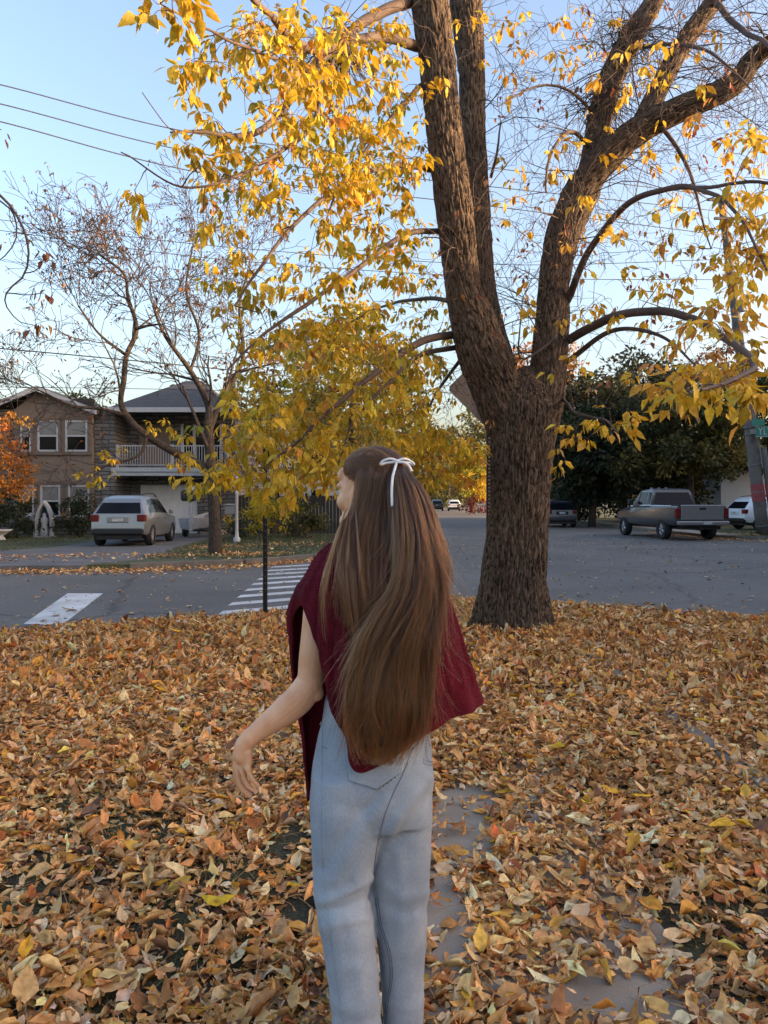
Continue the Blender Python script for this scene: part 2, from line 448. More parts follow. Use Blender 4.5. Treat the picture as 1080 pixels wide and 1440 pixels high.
# ------------------------------------------------------------------ the house across the road
M_stucco = mat('beige_stucco', (.19, .145, .112), .9, var=.1, scale=4, bump=.4, bscale=40)
M_trim = mat('brown_trim', (.15, .115, .09), .8, var=.1, scale=5)
M_white = mat('white_frame', (.40, .41, .42), .5, var=.08, scale=9)
M_glass = mat('dark_glass', (.008, .009, .011), .08, var=.3, scale=1.2, spec=.14)
M_blind = mat('pale_blind', (.17, .17, .17), .25, var=.12, scale=3, spec=.7)
M_door = mat('dark_door', (.02, .016, .014), .5)
M_garage = mat('garage_door_paint', (.74, .72, .70), .6, var=.06, scale=3)
def stone_mat():
    m, nt, nd, lk, b = nodes_of('ledge_stone')
    tc = N_(nt, 'ShaderNodeTexCoord')
    mp = N_(nt, 'ShaderNodeMapping'); mp.inputs['Rotation'].default_value = (math.radians(90), 0, 0)
    lk.new(tc.outputs['Object'], mp.inputs['Vector'])
    br = N_(nt, 'ShaderNodeTexBrick'); br.inputs['Scale'].default_value = 1.0; br.inputs['Brick Width'].default_value = .55
    br.inputs['Row Height'].default_value = .14; br.inputs['Mortar Size'].default_value = .016
    br.inputs['Color1'].default_value = (.10, .10, .10, 1); br.inputs['Color2'].default_value = (.19, .18, .17, 1); br.inputs['Mortar'].default_value = (.03, .03, .03, 1)
    nz = N_(nt, 'ShaderNodeTexNoise'); nz.inputs['Scale'].default_value = 2.2
    mx = N_(nt, 'ShaderNodeMix', data_type='RGBA'); mx.inputs['Factor'].default_value = .16
    lk.new(mp.outputs['Vector'], nz.inputs['Vector']); lk.new(mp.outputs['Vector'], mx.inputs['A']); lk.new(nz.outputs['Color'], mx.inputs['B'])
    lk.new(mx.outputs['Result'], br.inputs['Vector'])
    lk.new(br.outputs['Color'], b.inputs['Base Color']); b.inputs['Roughness'].default_value = .9
    bp = N_(nt, 'ShaderNodeBump'); bp.inputs['Distance'].default_value = .06; bp.inputs['Strength'].default_value = .8
    lk.new(br.outputs['Color'], bp.inputs['Height']); lk.new(bp.outputs['Normal'], b.inputs['Normal'])
    return m
M_stone = stone_mat()
def shingle_mat(name, c):
    m, nt, nd, lk, b = nodes_of(name)
    tc = N_(nt, 'ShaderNodeTexCoord')
    br = N_(nt, 'ShaderNodeTexBrick'); br.inputs['Scale'].default_value = 1.0; br.inputs['Brick Width'].default_value = .35
    br.inputs['Row Height'].default_value = .16; br.inputs['Mortar Size'].default_value = .012
    br.inputs['Color1'].default_value = (*[x * .8 for x in c], 1); br.inputs['Color2'].default_value = (*[x * 1.3 for x in c], 1); br.inputs['Mortar'].default_value = (.012, .012, .012, 1)
    lk.new(tc.outputs['Object'], br.inputs['Vector']); lk.new(br.outputs['Color'], b.inputs['Base Color']); b.inputs['Roughness'].default_value = .9
    return m
M_shingle = shingle_mat('dark_shingles', (.045, .047, .052))

HD = 32.0; K = HD / F
def hx(px): return (px - CX) * K
def hz(py): return EYE + (HY - py) * K
house = thing('house', (-12.5, 33, .06), 'two-storey house with beige stucco bay, grey stone walls and a balcony over the garage', 'house')
def window(px0, px1, py0, py1, parent, y=HD):
    x0, x1, z1, z0 = hx(px0), hx(px1), hz(py0), hz(py1)
    zm = (z0 + z1) / 2
    w = MB(); t = .075
    w.box(x0, x1, y - .05, y + .04, z0, z0 + t); w.box(x0, x1, y - .05, y + .04, z1 - t, z1)
    w.box(x0, x0 + t, y - .05, y + .04, z0 + t, z1 - t); w.box(x1 - t, x1, y - .05, y + .04, z0 + t, z1 - t)
    w.box(x0 + t, x1 - t, y - .045, y + .035, zm - .035, zm + .035)
    f = w.build('window', M_white, parent)
    MB().box(x0 + t, x1 - t, y + .0, y + .02, z0 + t, zm - .035).build('pane', M_glass, f)
    MB().box(x0 + t, x1 - t, y - .015, y + .01, zm + .035, z1 - t).build('blind', M_blind, f)
    return f
zt = hz(576)
# stone body, left part behind the orange tree, tower strip and the recessed garage part
b = MB()
b.box(-19.5, hx(130), HD + .25, 42, 0, 5.35)
b.box(hx(130), hx(157), HD + .3, 42, 0, 5.35)
b.box(hx(157), hx(175), 33.9, 42, 0, 5.35); b.box(hx(262), hx(279), 33.9, 42, 0, 5.35); b.box(hx(297), hx(318), 33.9, 42, 0, 5.35)
b.box(hx(175), hx(262), 33.9, 42, hz(680), 5.35); b.box(hx(279), hx(297), 33.9, 42, hz(685), 5.35)
b.box(hx(175), hx(297), 35.0, 41.9, 0.0, 2.0)
b.build('wall', M_stone, house)
# stucco bay with openings built as strips round the windows
b = MB(); y0, y1 = HD, HD + .24
ups = [(29, 44), (53, 82), (92, 123)]; los = [(31, 48), (57, 85), (96, 126)]
def bay(openings, py0, py1, pz0, pz1):
    xs_ = [20] + [p for o in openings for p in o] + [130]
    for a, c in zip(xs_[0::2], xs_[1::2]): b.box(hx(a), hx(c), y0, y1, hz(py1), hz(py0))
    b.box(hx(20), hx(130), y0, y1, hz(py0), hz(pz0)); b.box(hx(20), hx(130), y0, y1, hz(pz1), hz(py1))
bay(ups, 591, 635, 576, 659); bay(los, 682, 727, 659.01, 731)
b.prism([(hx(20), zt), (hx(130), zt), (hx(56), hz(549))], 'y', y0, y1)
b.build('bay', M_stucco, house)
MB().box(hx(20), hx(130), HD + .2, HD + .25, hz(731), hz(560)).build('bay_lining', M_door, house)
b = MB()
for ops, a, c in ((ups, 591, 635), (los, 682, 727)):
    b.box(hx(22), hx(130) + .02, HD - .09, HD, hz(c) - .14, hz(c) - .02)
    b.box(hx(22), hx(130) + .01, HD - .05, HD, hz(a) + .02, hz(a) + .12)
    for o in ops:
        b.box(hx(o[0]) - .11, hx(o[0]) - .01, HD - .04, HD, hz(c) - .01, hz(a) + .01)
        b.box(hx(o[1]) + .01, hx(o[1]) + .11, HD - .04, HD, hz(c) - .01, hz(a) + .01)
b.build('window_trim', M_trim, house)
for o in ups: window(o[0], o[1], 591, 635, house, HD + .02)
for o in los: window(o[0], o[1], 682, 727, house, HD + .02)
for cx_ in (69, 109):
    b = MB(); x, z = hx(cx_), hz(660)
    b.prism([(x - .28, z), (x, z - .14), (x + .28, z), (x, z + .14)], 'y', HD - .03, HD - .001)
    b.build('diamond_ornament', M_stucco if False else M_trim, house)
    b = MB(); b.prism([(x - .2, z), (x, z - .09), (x + .2, z), (x, z + .09)], 'y', HD - .045, HD - .031)
    b.build('diamond_panel', M_stucco, house)
# gable roof over the bay with white rake boards
def slab(b, p, q, y0, y1, t):
    (xa, za), (xb, zb) = p, q
    V = [(xa, y0, za), (xb, y0, zb), (xb, y1, zb), (xa, y1, za)]
    V += [(x, y, z + t) for x, y, z in V]
    b.add(V, [(3,2,1,0),(4,5,6,7),(0,1,5,4),(1,2,6,5),(2,3,7,6),(3,0,4,7)])
pk = (hx(56), hz(547))
b = MB(); slab(b, (hx(-40), hz(586)), pk, HD - .35, 42.3, .1); slab(b, pk, (hx(140), hz(580)), HD - .35, 42.3, .1)
b.build('roof', M_shingle, house)
b = MB(); slab(b, (hx(-40), hz(586) - .13), (pk[0], pk[1] - .13), HD - .40, HD - .353, .21); slab(b, (pk[0], pk[1] - .13), (hx(140), hz(580) - .13), HD - .40, HD - .353, .21)
b.build('rake_board', M_white, house)
# hip roof over the rest
b = MB()
xa, xb, ya, yb, z0_ = hx(148), hx(322), 32.0, 42.6, 5.36
b.add([(xa, ya, z0_), (xb, ya, z0_), (xb, yb, z0_), (xa, yb, z0_), (hx(215), 37.4, 7.35), (hx(240), 37.4, 7.35)], [(3, 2, 1, 0), (0, 1, 5, 4), (2, 3, 4, 5)], [(1, 2, 5), (3, 0, 4)])
b.build('roof', M_shingle, house)
b = MB(); b.box(xa, xb, ya - .1, ya - .003, z0_ - .16, z0_ + .04); b.build('gutter', M_white, house)
# balcony
zb_ = hz(668)
b = MB(); b.box(hx(154), hx(318), 32.35, 33.9, zb_, hz(658)); b.build('balcony_floor', M_conc, house)
b = MB(); b.box(hx(153), hx(319), 32.29, 32.35, zb_ - .02, hz(664)); b.box(hx(153), hx(319), 32.25, 32.29, hz(663), hz(657)); b.build('fascia', M_white, house)
b = MB(); x0_, x1_ = hx(160), hx(317); zr0, zr1 = hz(656), hz(625)
b.box(x0_, x1_, 32.40, 32.44, zr1 - .05, zr1); b.box(x0_, x1_, 32.40, 32.44, zr0 + .06, zr0 + .1)
for x in np.linspace(x0_, x1_, 44): b.box(x - .012, x + .012, 32.41, 32.43, zr0 + .1, zr1 - .05)
for x in (x0_, hx(238), x1_): b.box(x - .05, x + .05, 32.37, 32.47, hz(657), zr1 + .03)
b.build('railing', M_white, house)
# balcony door and side window on the upper floor
b = MB(); b.box(hx(240), hx(298), 33.86, 33.895, hz(655), hz(590)); b.build('balcony_door', M_glass, house)
b = MB()
for x in (240, 258, 278, 298): b.box(hx(x) - .06, hx(x) + .06, 33.8, 33.855, hz(655), hz(590))
b.build('door_frame', M_white, house)
b = MB(); b.box(hx(176), hx(222), 33.87, 33.897, hz(650), hz(592)); b.build('plaster_panel', M_stucco, house)
# garage door
b = MB(); gx0, gx1, gz = hx(175), hx(262), hz(680)
b.box(gx0, gx1, 34.1, 34.2, .07, gz)
for k in range(5):
    zz = .1 + k * (gz - .1) / 5
    for i_ in range(8):
        xx = gx0 + .08 + i_ * (gx1 - gx0 - .12) / 8
        b.box(xx, xx + (gx1 - gx0) / 8 - .1, 34.075, 34.099, zz + .05, zz + (gz - .1) / 5 - .05)
b.build('garage_door', M_garage, house)
b = MB(); b.box(hx(279), hx(297), 34.3, 34.4, .07, hz(686)); b.build('door', M_door, house)
b = MB(); b.box(hx(283), hx(292), 34.27, 34.298, 1.1, 1.9); b.build('door_glass', M_blind, house)
b = MB(); b.box(hx(276), hx(306), 32.7, 33.9, .06, .24); b.build('step', M_conc, house)

# ------------------------------------------------------------------ front-garden things
M_statue = mat('pale_stone', (.5, .5, .49), .7, var=.12, scale=8)
M_niche = mat('niche_blue', (.05, .08, .12), .6)
def tag_local(o): return o
sh = thing('garden_shrine', (hx(66) * .97, 30.8, .06), 'white arched garden shrine with a small statue in front of the house', 'shrine')
cx_, yS = hx(66) * .97, 30.8
out = [(.34 * s, z) for s, z in ((-1, 0), (-1, .62), (-.86, .92), (-.5, 1.2), (0, 1.42), (.5, 1.2), (.86, .92), (1, .62), (1, 0))]
inn = [(x * .74, z * .9 + .02) for x, z in out]
b = MB(); n = len(out)
V = [(cx_ + x, yS - .1, z + .1) for x, z in out] + [(cx_ + x, yS - .1, z + .1) for x, z in inn] + [(cx_ + x, yS + .15, z + .1) for x, z in out] + [(cx_ + x, yS + .15, z + .1) for x, z in inn]
Qs = []
for k in range(n - 1): Qs += [(k, k + 1, n + k + 1, n + k), (2*n + k, 3*n + k, 3*n + k + 1, 2*n + k + 1), (k, 2*n + k, 2*n + k + 1, k + 1), (n + k, n + k + 1, 3*n + k + 1, 3*n + k)]
b.add(V, Qs); b.build('arch', M_statue, sh)
MB().prism([(cx_ + x, z + .1) for x, z in out], 'y', yS + .152, yS + .2).build('back_panel', M_niche, sh)
MB().box(cx_ - .4, cx_ + .4, yS - .2, yS + .25, .0, .098).build('base', M_statue, sh)
b = MB(); b.lathe([(.001, .1), (.17, .1), (.16, .3), (.12, .55), (.15, .72), (.13, .82), (.06, .87), (.075, .93), (.07, 1.0), (.001, 1.04)], (cx_, yS + .02, 0), 12); b.build('statue', M_statue, sh, smooth=True)
# small white bird-shaped garden ornament on a stick and low stone urn
def ornament(x, y):
    t = thing('garden_ornament', (x, y, .06), 'white flower ornament on a thin stake beside the shrine', 'garden ornament')
    MB().tube([(x, y, 0), (x + .03, y, .75)], .025, 6).build('stake', M_statue, t)
    b = MB()
    for k in range(7):
        a = k * .9; b.ell((x + .03 + .16 * math.cos(a), y + .1 * math.sin(2 * a), .85 + .13 * math.sin(a)), (.09, .06, .07), 8, 6)
    b.ell((x - .22, y, .98), (.16, .08, .07), 8, 6)
    b.build('flower_head', M_statue, t, smooth=True)
ornament(hx(48) * .97, 31.0)
t = thing('garden_urn', (hx(6) * .9, 28.5, .06), 'low pale stone urn on the grass at the left edge', 'urn')
b = MB(); b.lathe([(.001, 0), (.2, 0), (.16, .08), (.1, .16), (.3, .3), (.42, .36), (.4, .4), (.28, .34), (.001, .3)], (hx(6) * .9, 28.5, .06), 14); b.build('bowl', M_statue, t, smooth=True)

# lamp post
LX, LY = (333 - CX) / F * 27, 27.0
t = thing('lamp_post', (LX, LY, .06), 'white garden lamp post with a pointed lantern and a hanging number board', 'lamp post')
b = MB(); b.lathe([(.13, .06), (.13, .2), (.07, .26), (.055, .5), (.05, 1.75), (.075, 1.8), (.04, 1.86), (.001, 1.87)], (LX, LY, 0), 12); b.build('post', M_white, t, smooth=True)
b = MB(); b.lathe([(.001, 1.87), (.07, 1.88), (.1, 1.95), (.16, 2.16), (.001, 2.161)], (LX, LY, 0), 6); b.build('lantern_glass', mat('frosted_glass', (.45, .46, .48), .2), t)
b = MB(); b.lathe([(.19, 2.165), (.15, 2.24), (.05, 2.34), (.035, 2.4), (.001, 2.5)], (LX, LY, 0), 8); b.build('lantern_cap', M_white, t)
b = MB(); b.box(LX - .42, LX - .055, LY - .015, LY + .015, 1.38, 1.41); b.build('bracket', M_white, t)
b = MB(); b.box(LX - .42, LX - .06, LY - .02, LY + .02, 1.05, 1.33); b.build('number_board', M_blind, t)

# small boat with outboard beside the garage
M_alu = mat('dull_aluminium', (.36, .37, .39), .4, metal=.3, var=.12)
M_black = mat('black_plastic', (.012, .012, .013), .4)
bx, by = (266 - CX) / F * 29.5, 29.5
t = thing('motor_boat', (bx, by, .06), 'small grey boat with black outboard motor parked between the SUV and the front door', 'boat')
b = MB()
st = [(0, .42, .38, .85), (1.2, .46, .36, .87), (2.4, .40, .36, .9), (3.2, .18, .45, .98), (3.45, .02, .8, 1.02)]
V = []; Qs = []
for k, (l, w, zb0, ztp) in enumerate(st):
    V += [(bx - w, by + l, ztp), (bx - w * .8, by + l, zb0 + .08), (bx, by + l, zb0), (bx + w * .8, by + l, zb0 + .08), (bx + w, by + l, ztp)]
    if k: 
        for i_ in range(4): Qs.append(((k - 1) * 5 + i_, (k - 1) * 5 + i_ + 1, k * 5 + i_ + 1, k * 5 + i_))
b.add(V, Qs + [(0, 1, 3, 4)], [(1, 2, 3)]); b.build('hull', M_alu, t)
b = MB(); b.box(bx - .06 + .1, bx + .16, by - .28, by - .003, .35, 1.5); b.build('motor_leg', M_alu, t, bevel=.03)
b = MB(); b.box(bx - .22, bx + .3, by - .5, by + .02, 1.5, 1.92); b.build('motor_cowl', M_black, t, bevel=.1)
b = MB(); b.tube([(bx + .12, by, 1.92), (bx + .12, by, 2.1)], .09, 8); b.build('buoy', M_white, t)
b = MB()
for s in (-1, 1): b.lathe([(.05, -.09), (.24, -.09), (.26, 0), (.24, .09), (.05, .09)], (bx + s * .55, by + 1.6, .32), 14, 'x')
b.box(bx - .5, bx + .5, by + 1.55, by + 1.65, .28, .34)
b.build('trailer', M_black, t)
# ------------------------------------------------------------------ vehicles
M_tyre = mat('tyre_rubber', (.018, .018, .018), .85)
M_rim = mat('alloy_rim', (.42, .42, .43), .35, metal=.7)
M_lightred = mat('tail_light', (.12, .008, .008), .3, spec=.4)
M_plate = mat('licence_plate', (.42, .43, .45), .5)
M_chrome = mat('chrome', (.55, .55, .56), .2, metal=1)
def ring(st):
    xl, xb, xt, zb, zbelt, wb, zt, wt = st
    zm = zb + (zbelt - zb) * .5
    R = [(xl, .90 * wb, zb), (xl, .98 * wb, zb + .10), (xl * .6 + xb * .4, 1.0 * wb, zm), (xb, .97 * wb, zbelt), (xt * .93 + xb * .07, wt + .05 * (wb - wt), zt - .07), (xt, wt - .05, zt - .015), (xt, wt * .55, zt)]
    return R
def loft_body(stations):
    b = MB(); V = []
    for s in stations:
        R = ring(s)
        V += [(y, x, z) for x, y, z in R] + [(-y, x, z) for x, y, z in reversed(R)]
    n = 14; k = len(stations); Qs = []
    for i_ in range(k - 1):
        for j_ in range(n):
            Qs.append((i_ * n + j_, i_ * n + (j_ + 1) % n, (i_ + 1) * n + (j_ + 1) % n, (i_ + 1) * n + j_))
    for e in (0, (k - 1) * n):
        for j_ in range(6): Qs.append((e + j_, e + j_ + 1, e + n - 2 - j_, e + n - 1 - j_))
    b.add(V, Qs); return b
def lerp3(a, c, t): return tuple(np.asarray(a) * (1 - t) + np.asarray(c) * t)
def pane(b, q, off, inset=0.0, ref=(0, 2.2, .9)):
    """quad q pushed out along its normal, shrunk to its centre"""
    q = np.asarray(q, float); c = q.mean(0); nn = np.cross(q[1] - q[0], q[3] - q[0]); nn /= np.linalg.norm(nn)
    if np.dot(nn, c - np.array(ref)) < 0: nn = -nn
    q = c + (q - c) * (1 - inset) + nn * off
    q2 = q - nn * .02
    b.add(list(q) + list(q2), [(0, 1, 2, 3), (7, 6, 5, 4), (0, 4, 5, 1), (1, 5, 6, 2), (2, 6, 7, 3), (3, 7, 4, 0)])
def wheel(x, y, r, w, root):
    t = MB(); s = 1 if x > 0 else -1
    t.lathe([(r * .62, -w / 2), (r * .93, -w / 2), (r, -w / 4), (r, w / 4), (r * .93, w / 2), (r * .62, w / 2), (r * .62, -w / 2)], (x, y, r), 24, 'x')
    o = t.build('wheel', M_tyre, root, local=True, angle=40)
    m = MB(); c = x + s * w * .3
    m.lathe([(.001, c), (r * .16, c), (r * .17, c - s * .02), (r * .45, c - s * .035), (r * .62, c - s * .0), (r * .64, c - s * .06)], (0, y, r), 24, 'x')
    for k in range(5):
        a = k * 2 * math.pi / 5
        m.tube([(c, y + r * .1 * math.cos(a), r + r * .1 * math.sin(a)), (c - s * .012, y + r * .6 * math.cos(a), r + r * .6 * math.sin(a))], r * .075, 6)
    m.build('rim', M_rim, o, local=False if False else True, angle=40)
    return o
def cut_arches(o, xs_, r, w):
    b = MB()
    for y in xs_: b.lathe([(.001, -w), (r, -w), (r, w), (.001, w)], (0, y, r * .84), 28, 'x')
    c = b.build('cutter', None)
    md = o.modifiers.new('cut', 'BOOLEAN'); md.operation = 'DIFFERENCE'; md.object = c; md.solver = 'EXACT'
    applied(o); me = c.data; bpy.data.objects.remove(c); bpy.data.meshes.remove(me)
    o.data.set_sharp_from_angle(angle=math.radians(35))
def suv(name, loc, rz, paint, label, group=None, S=None, detail=True):
    t = thing(name, loc, label, 'car', group)
    if S is None:
        S = [(0.0, .05, .50, .46, 1.02, .83, 1.52, .60), (.22, .22, .66, .36, 1.03, .89, 1.60, .64), (1.2, 1.2, 1.3, .30, 1.01, .91, 1.65, .66), (2.2, 2.2, 2.1, .28, .99, .91, 1.63, .66), (3.0, 2.95, 2.55, .28, .97, .91, 1.52, .64), (3.2, 3.18, 3.15, .28, .96, .91, 1.00, .80), (4.05, 4.0, 4.0, .3, .88, .88, .94, .72), (4.35, 4.35, 4.32, .42, .74, .76, .80, .58)]
    b = loft_body(S); o = b.build('body', paint, t, local=True, angle=30)
    if detail: cut_arches(o, (.80, 3.45), .41, 1.2)
    R = [ring(s) for s in S]
    def side(i_, a, c, s, lo=.10, hi=.90):
        gl = MB()
        p0, p1 = R[i_][3], R[i_][4]; q0, q1 = R[i_ + 1][3], R[i_ + 1][4]
        A, B = lerp3(p0, p1, lo), lerp3(p0, p1, hi); D, E = lerp3(q0, q1, lo), lerp3(q0, q1, hi)
        q = [lerp3(A, D, a), lerp3(A, D, c), lerp3(B, E, c), lerp3(B, E, a)]
        pane(gl, [(s * y, x, z) for x, y, z in q], .006)
        gl.build('side_window', M_glass, t, local=True)
    for s in (1, -1):
        side(1, .25, .98, s); side(2, .04, .97, s); side(3, .03, .85, s)
    g2 = MB(); a3, a4 = R[0][3], R[0][4]
    A, B = lerp3(a3, a4, .08), lerp3(a3, a4, .86)
    pane(g2, [(-A[1] * .9, A[0], A[2]), (A[1] * .9, A[0], A[2]), (B[1] * .92, B[0], B[2]), (-B[1] * .92, B[0], B[2])], .008)
    g2.build('rear_window', M_glass, t, local=True)
    g3 = MB(); A = R[5][4]; B = R[4][4]
    pane(g3, [(-A[1] * .9, A[0] - .06, A[2] + .12), (A[1] * .9, A[0] - .06, A[2] + .12), (B[1] * .92, B[0] + .03, B[2] - .02), (-B[1] * .92, B[0] + .03, B[2] - .02)], .012)
    g3.build('windscreen', M_glass, t, local=True)
    for s in (-1, 1):
        l = MB(); l.box(*sorted((s * .60, s * .86)), -.025, .22, .80, 1.02); l.build('tail_light', M_lightred, t, local=True, bevel=.03)
        h = MB(); h.box(*sorted((s * .45, s * .74)), 4.2, 4.37, .66, .80); h.build('headlight', M_blind, t, local=True, bevel=.03)
        m_ = MB(); m_.box(*sorted((s * .93, s * 1.08)), 2.75, 2.87, 1.0, 1.16); m_.build('mirror', paint, t, local=True, bevel=.04)
        for y_, z_ in ((1.28, .86), (2.2, .85)): d = MB(); d.box(*sorted((s * .905, s * .925)), y_, y_ + .14, z_, z_ + .03); d.build('door_handle', M_chrome, t, local=True)
        rr = MB(); rr.tube([(s * .56, .75, 1.66), (s * .58, 1.3, 1.70), (s * .58, 2.1, 1.69), (s * .56, 2.5, 1.60)], .022, 6); rr.build('roof_rail', M_black, t, local=True)
    p = MB(); p.box(-.17, .17, -.03, .02, .80, .90); p.build('number_plate', M_plate, t, local=True)
    p = MB(); p.box(-.34, .34, -.012, .03, .76, .95); p.build('tailgate_recess', paint, t, local=True, bevel=.02)
    bm_ = MB(); bm_.box(-.80, .80, -.06, .12, .38, .58); bm_.build('bumper', M_black, t, local=True, bevel=.05)
    u = MB(); u.box(-.72, .72, .15, 4.2, .22, .36); u.build('underbody', M_black, t, local=True)
    for y in (.80, 3.45):
        for s in (-1, 1): wheel(s * .80, y, .355, .22, t)
    t.rotation_euler = (0, 0, rz)
    return t
M_silver = mat('silver_paint', (.28, .29, .30), .28, metal=.55, var=.04, coat=.6)
M_whitecar = mat('white_paint', (.72, .74, .76), .25, var=.03, coat=.6)
M_darkcar = mat('dark_blue_paint', (.012, .016, .024), .25, var=.1, coat=.6)
M_pewter = mat('pewter_paint', (.075, .08, .088), .3, metal=.35, var=.06, coat=.5)
M_tailgate = mat('tailgate_paint', (.22, .22, .22), .35, metal=.45, var=.05, coat=.4)
suv('parked_car', ((170 - CX) / F * 24.6, 24.3, .066), math.radians(2), M_silver, 'silver SUV parked on the driveway in front of the garage')
suv('parked_car', ((788 - CX) / F * 45, 44.5, ROADZ), math.radians(-2), M_darkcar, 'dark blue SUV parked in the shade just right of the big trunk')
suv('parked_car', (17.6, 38.6, .066), math.radians(-80), M_whitecar, 'white SUV parked behind the utility pole at the right edge')
suv('parked_car', ((638 - CX) / F * 111, 110, ROADZ), math.radians(-4), M_whitecar, 'white SUV parked far down the street')
suv('parked_car', ((614 - CX) / F * 113, 112, ROADZ), math.radians(-4), M_darkcar, 'dark SUV parked far down the street beside the white one')

def pickup(loc, rz):
    t = thing('pickup_truck', loc, 'grey extended-cab pickup truck parked at the kerb with a silver tailgate', 'pickup truck')
    L = 5.6
    S = [(0.10, .10, .10, .62, 1.10, .97, 1.30, .93), (.4, .4, .4, .56, 1.12, .99, 1.31, .95), (2.25, 2.25, 2.25, .52, 1.12, .99, 1.31, .95), (3.95, 3.95, 3.95, .50, 1.12, .99, 1.28, .90), (4.1, 4.1, 4.1, .5, 1.10, .98, 1.26, .84), (5.3, 5.3, 5.3, .55, 1.02, .95, 1.18, .74), (5.6, 5.6, 5.56, .6, .92, .86, 1.05, .66)]
    o = loft_body(S).build('body', M_pewter, t, local=True, angle=30)
    cut_arches(o, (1.25, 4.70), .46, 1.3)
    cb = [(2.25, 2.25, 2.38, 1.0, 1.30, .955, 1.93, .74), (2.6, 2.6, 2.6, 1.0, 1.30, .96, 1.98, .76), (3.4, 3.4, 3.3, 1.0, 1.29, .96, 1.96, .76), (4.1, 4.05, 3.55, 1.0, 1.28, .93, 1.88, .72)]
    c = loft_body(cb).build('cab', M_pewter, t, local=True, angle=30)
    R = [ring(s) for s in cb]
    for s in (1, -1):
        for i_, a, e in ((0, .3, 1.0), (1, .12, .95), (2, .0, .55)):
            p0, p1 = R[i_][3], R[i_][4]; q0, q1 = R[i_ + 1][3], R[i_ + 1][4]
            A, B = lerp3(p0, p1, .1), lerp3(p0, p1, .9); D, E = lerp3(q0, q1, .1), lerp3(q0, q1, .9)
            q = [lerp3(A, D, a), lerp3(A, D, e), lerp3(B, E, e), lerp3(B, E, a)]
            gl = MB(); pane(gl, [(s * y, x, z) for x, y, z in q], .008); gl.build('side_window', M_glass, t, local=True)
    A, B = R[0][3], R[0][4]
    g2 = MB(); pane(g2, [(-A[1] * .84, A[0], 1.36), (A[1] * .84, A[0], 1.36), (B[1] * .88, B[0], B[2] - .04), (-B[1] * .88, B[0], B[2] - .04)], .01, ref=(0, 3.4, 1.5))
    g2.build('rear_window', M_glass, t, local=True)
    A, B = R[3][3], R[3][4]
    g3 = MB(); pane(g3, [(-A[1] * .88, A[0] + .01, 1.33), (A[1] * .88, A[0] + .01, 1.33), (B[1] * .9, B[0] + .02, B[2] - .03), (-B[1] * .9, B[0] + .02, B[2] - .03)], .012)
    g3.build('windscreen', M_glass, t, local=True)
    MB().box(-.80, .80, .2, 2.2, 1.312, 1.33).build('bed_shade', M_black, t, local=True)  # dark sheet standing for the shaded inside of the open bed
    b = MB(); b.box(-.80, .80, .04, .098, .78, 1.33); b.build('tailgate', M_tailgate, t, local=True, bevel=.02)
    b = MB(); b.box(-.12, .12, .015, .038, 1.16, 1.24); b.build('tailgate_handle', M_black, t, local=True, bevel=.01)
    for s in (-1, 1):
        b = MB(); b.box(*sorted((s * .82, s * .985)), .045, .2, .86, 1.22); b.build('tail_light', M_lightred, t, local=True, bevel=.02)
        b = MB(); b.box(*sorted((s * .5, s * .85)), 5.45, 5.6, .78, .98); b.build('headlight', M_blind, t, local=True, bevel=.03)
        b = MB(); b.box(*sorted((s * .99, s * 1.2)), 3.6, 3.75, 1.3, 1.55); b.build('mirror', M_black, t, local=True, bevel=.04)
        b = MB(); b.tube([(s * .995, .4, 1.29), (s * 1.0, 2.2, 1.30), (s * .985, 3.9, 1.27)], .022, 6); b.build('side_moulding', M_chrome, t, local=True)
    b = MB(); b.box(-.95, .95, -.10, .08, .58, .74); b.build('bumper', M_tailgate, t, local=True, bevel=.04)
    b = MB(); b.box(-.05, .27, -.125, -.102, .62, .74); b.build('number_plate', M_white, t, local=True)
    b = MB(); b.box(-.7, .7, .1, 5.2, .42, .56); b.box(-.16, -.05, -.06, .3, .40, .5); b.build('underbody', M_black, t, local=True)
    for k in range(3):
        b = MB(); b.ell((-.3 + .3 * k, 3.5, 2.0), (.06, .05, .035), 8, 6); b.build('roof_lamp', M_blind, t, local=True)
    for y in (1.25, 4.70):
        for s in (-1, 1): wheel(s * .86, y, .40, .26, t)
    t.rotation_euler = (0, 0, rz); t.scale = (1.1, 1.1, 1.06); return t
pickup(((989 - CX) / F * 30.0, 30.0, ROADZ), math.radians(5.5))

# ------------------------------------------------------------------ poles, signs, wires
M_wood = mat('weathered_pole_wood', (.135, .12, .108), .9, var=.25, scale=3, bump=.6, bscale=25)
M_redband = mat('faded_red_paint', (.28, .06, .06), .7, var=.25, scale=6)
M_metal = mat('grey_metal', (.19, .185, .18), .55, metal=.2, var=.12)
M_signback = mat('sign_back', (.34, .30, .29), .5, metal=.2, var=.06)
M_darkmetal = mat('dark_post_metal', (.03, .027, .024), .6, var=.25)
M_green = mat('sign_green', (.02, .19, .13), .5, var=.05)
PB, PT = np.array([16.1, 32.6, 0.0]), at(1014, 276, 32.6)
def pp(t): return PB + (PT - PB) * t
t = thing('utility_pole', tuple(PB), 'leaning wooden utility pole with a faded red band', 'utility pole')
b = MB(); ts = np.linspace(0, 1, 14); b.tube([pp(s) for s in ts], np.interp(ts, [0, 1], [.26, .15]), 14); b.build('pole', M_wood, t, smooth=True)
b = MB(); b.tube([pp(.105), pp(.155)], [.262, .258], 14); b.tube([pp(.105) + (.42, -.12, 0), pp(.155) + (.42, -.12, 0)], .13, 10); b.build('red_band', M_redband, t, smooth=False)
b = MB(); b.tube([pp(s) + (.42, -.12, 0) for s in (0, .1, .2, .262)], .115, 10); b.build('conduit', M_wood, t, smooth=True)
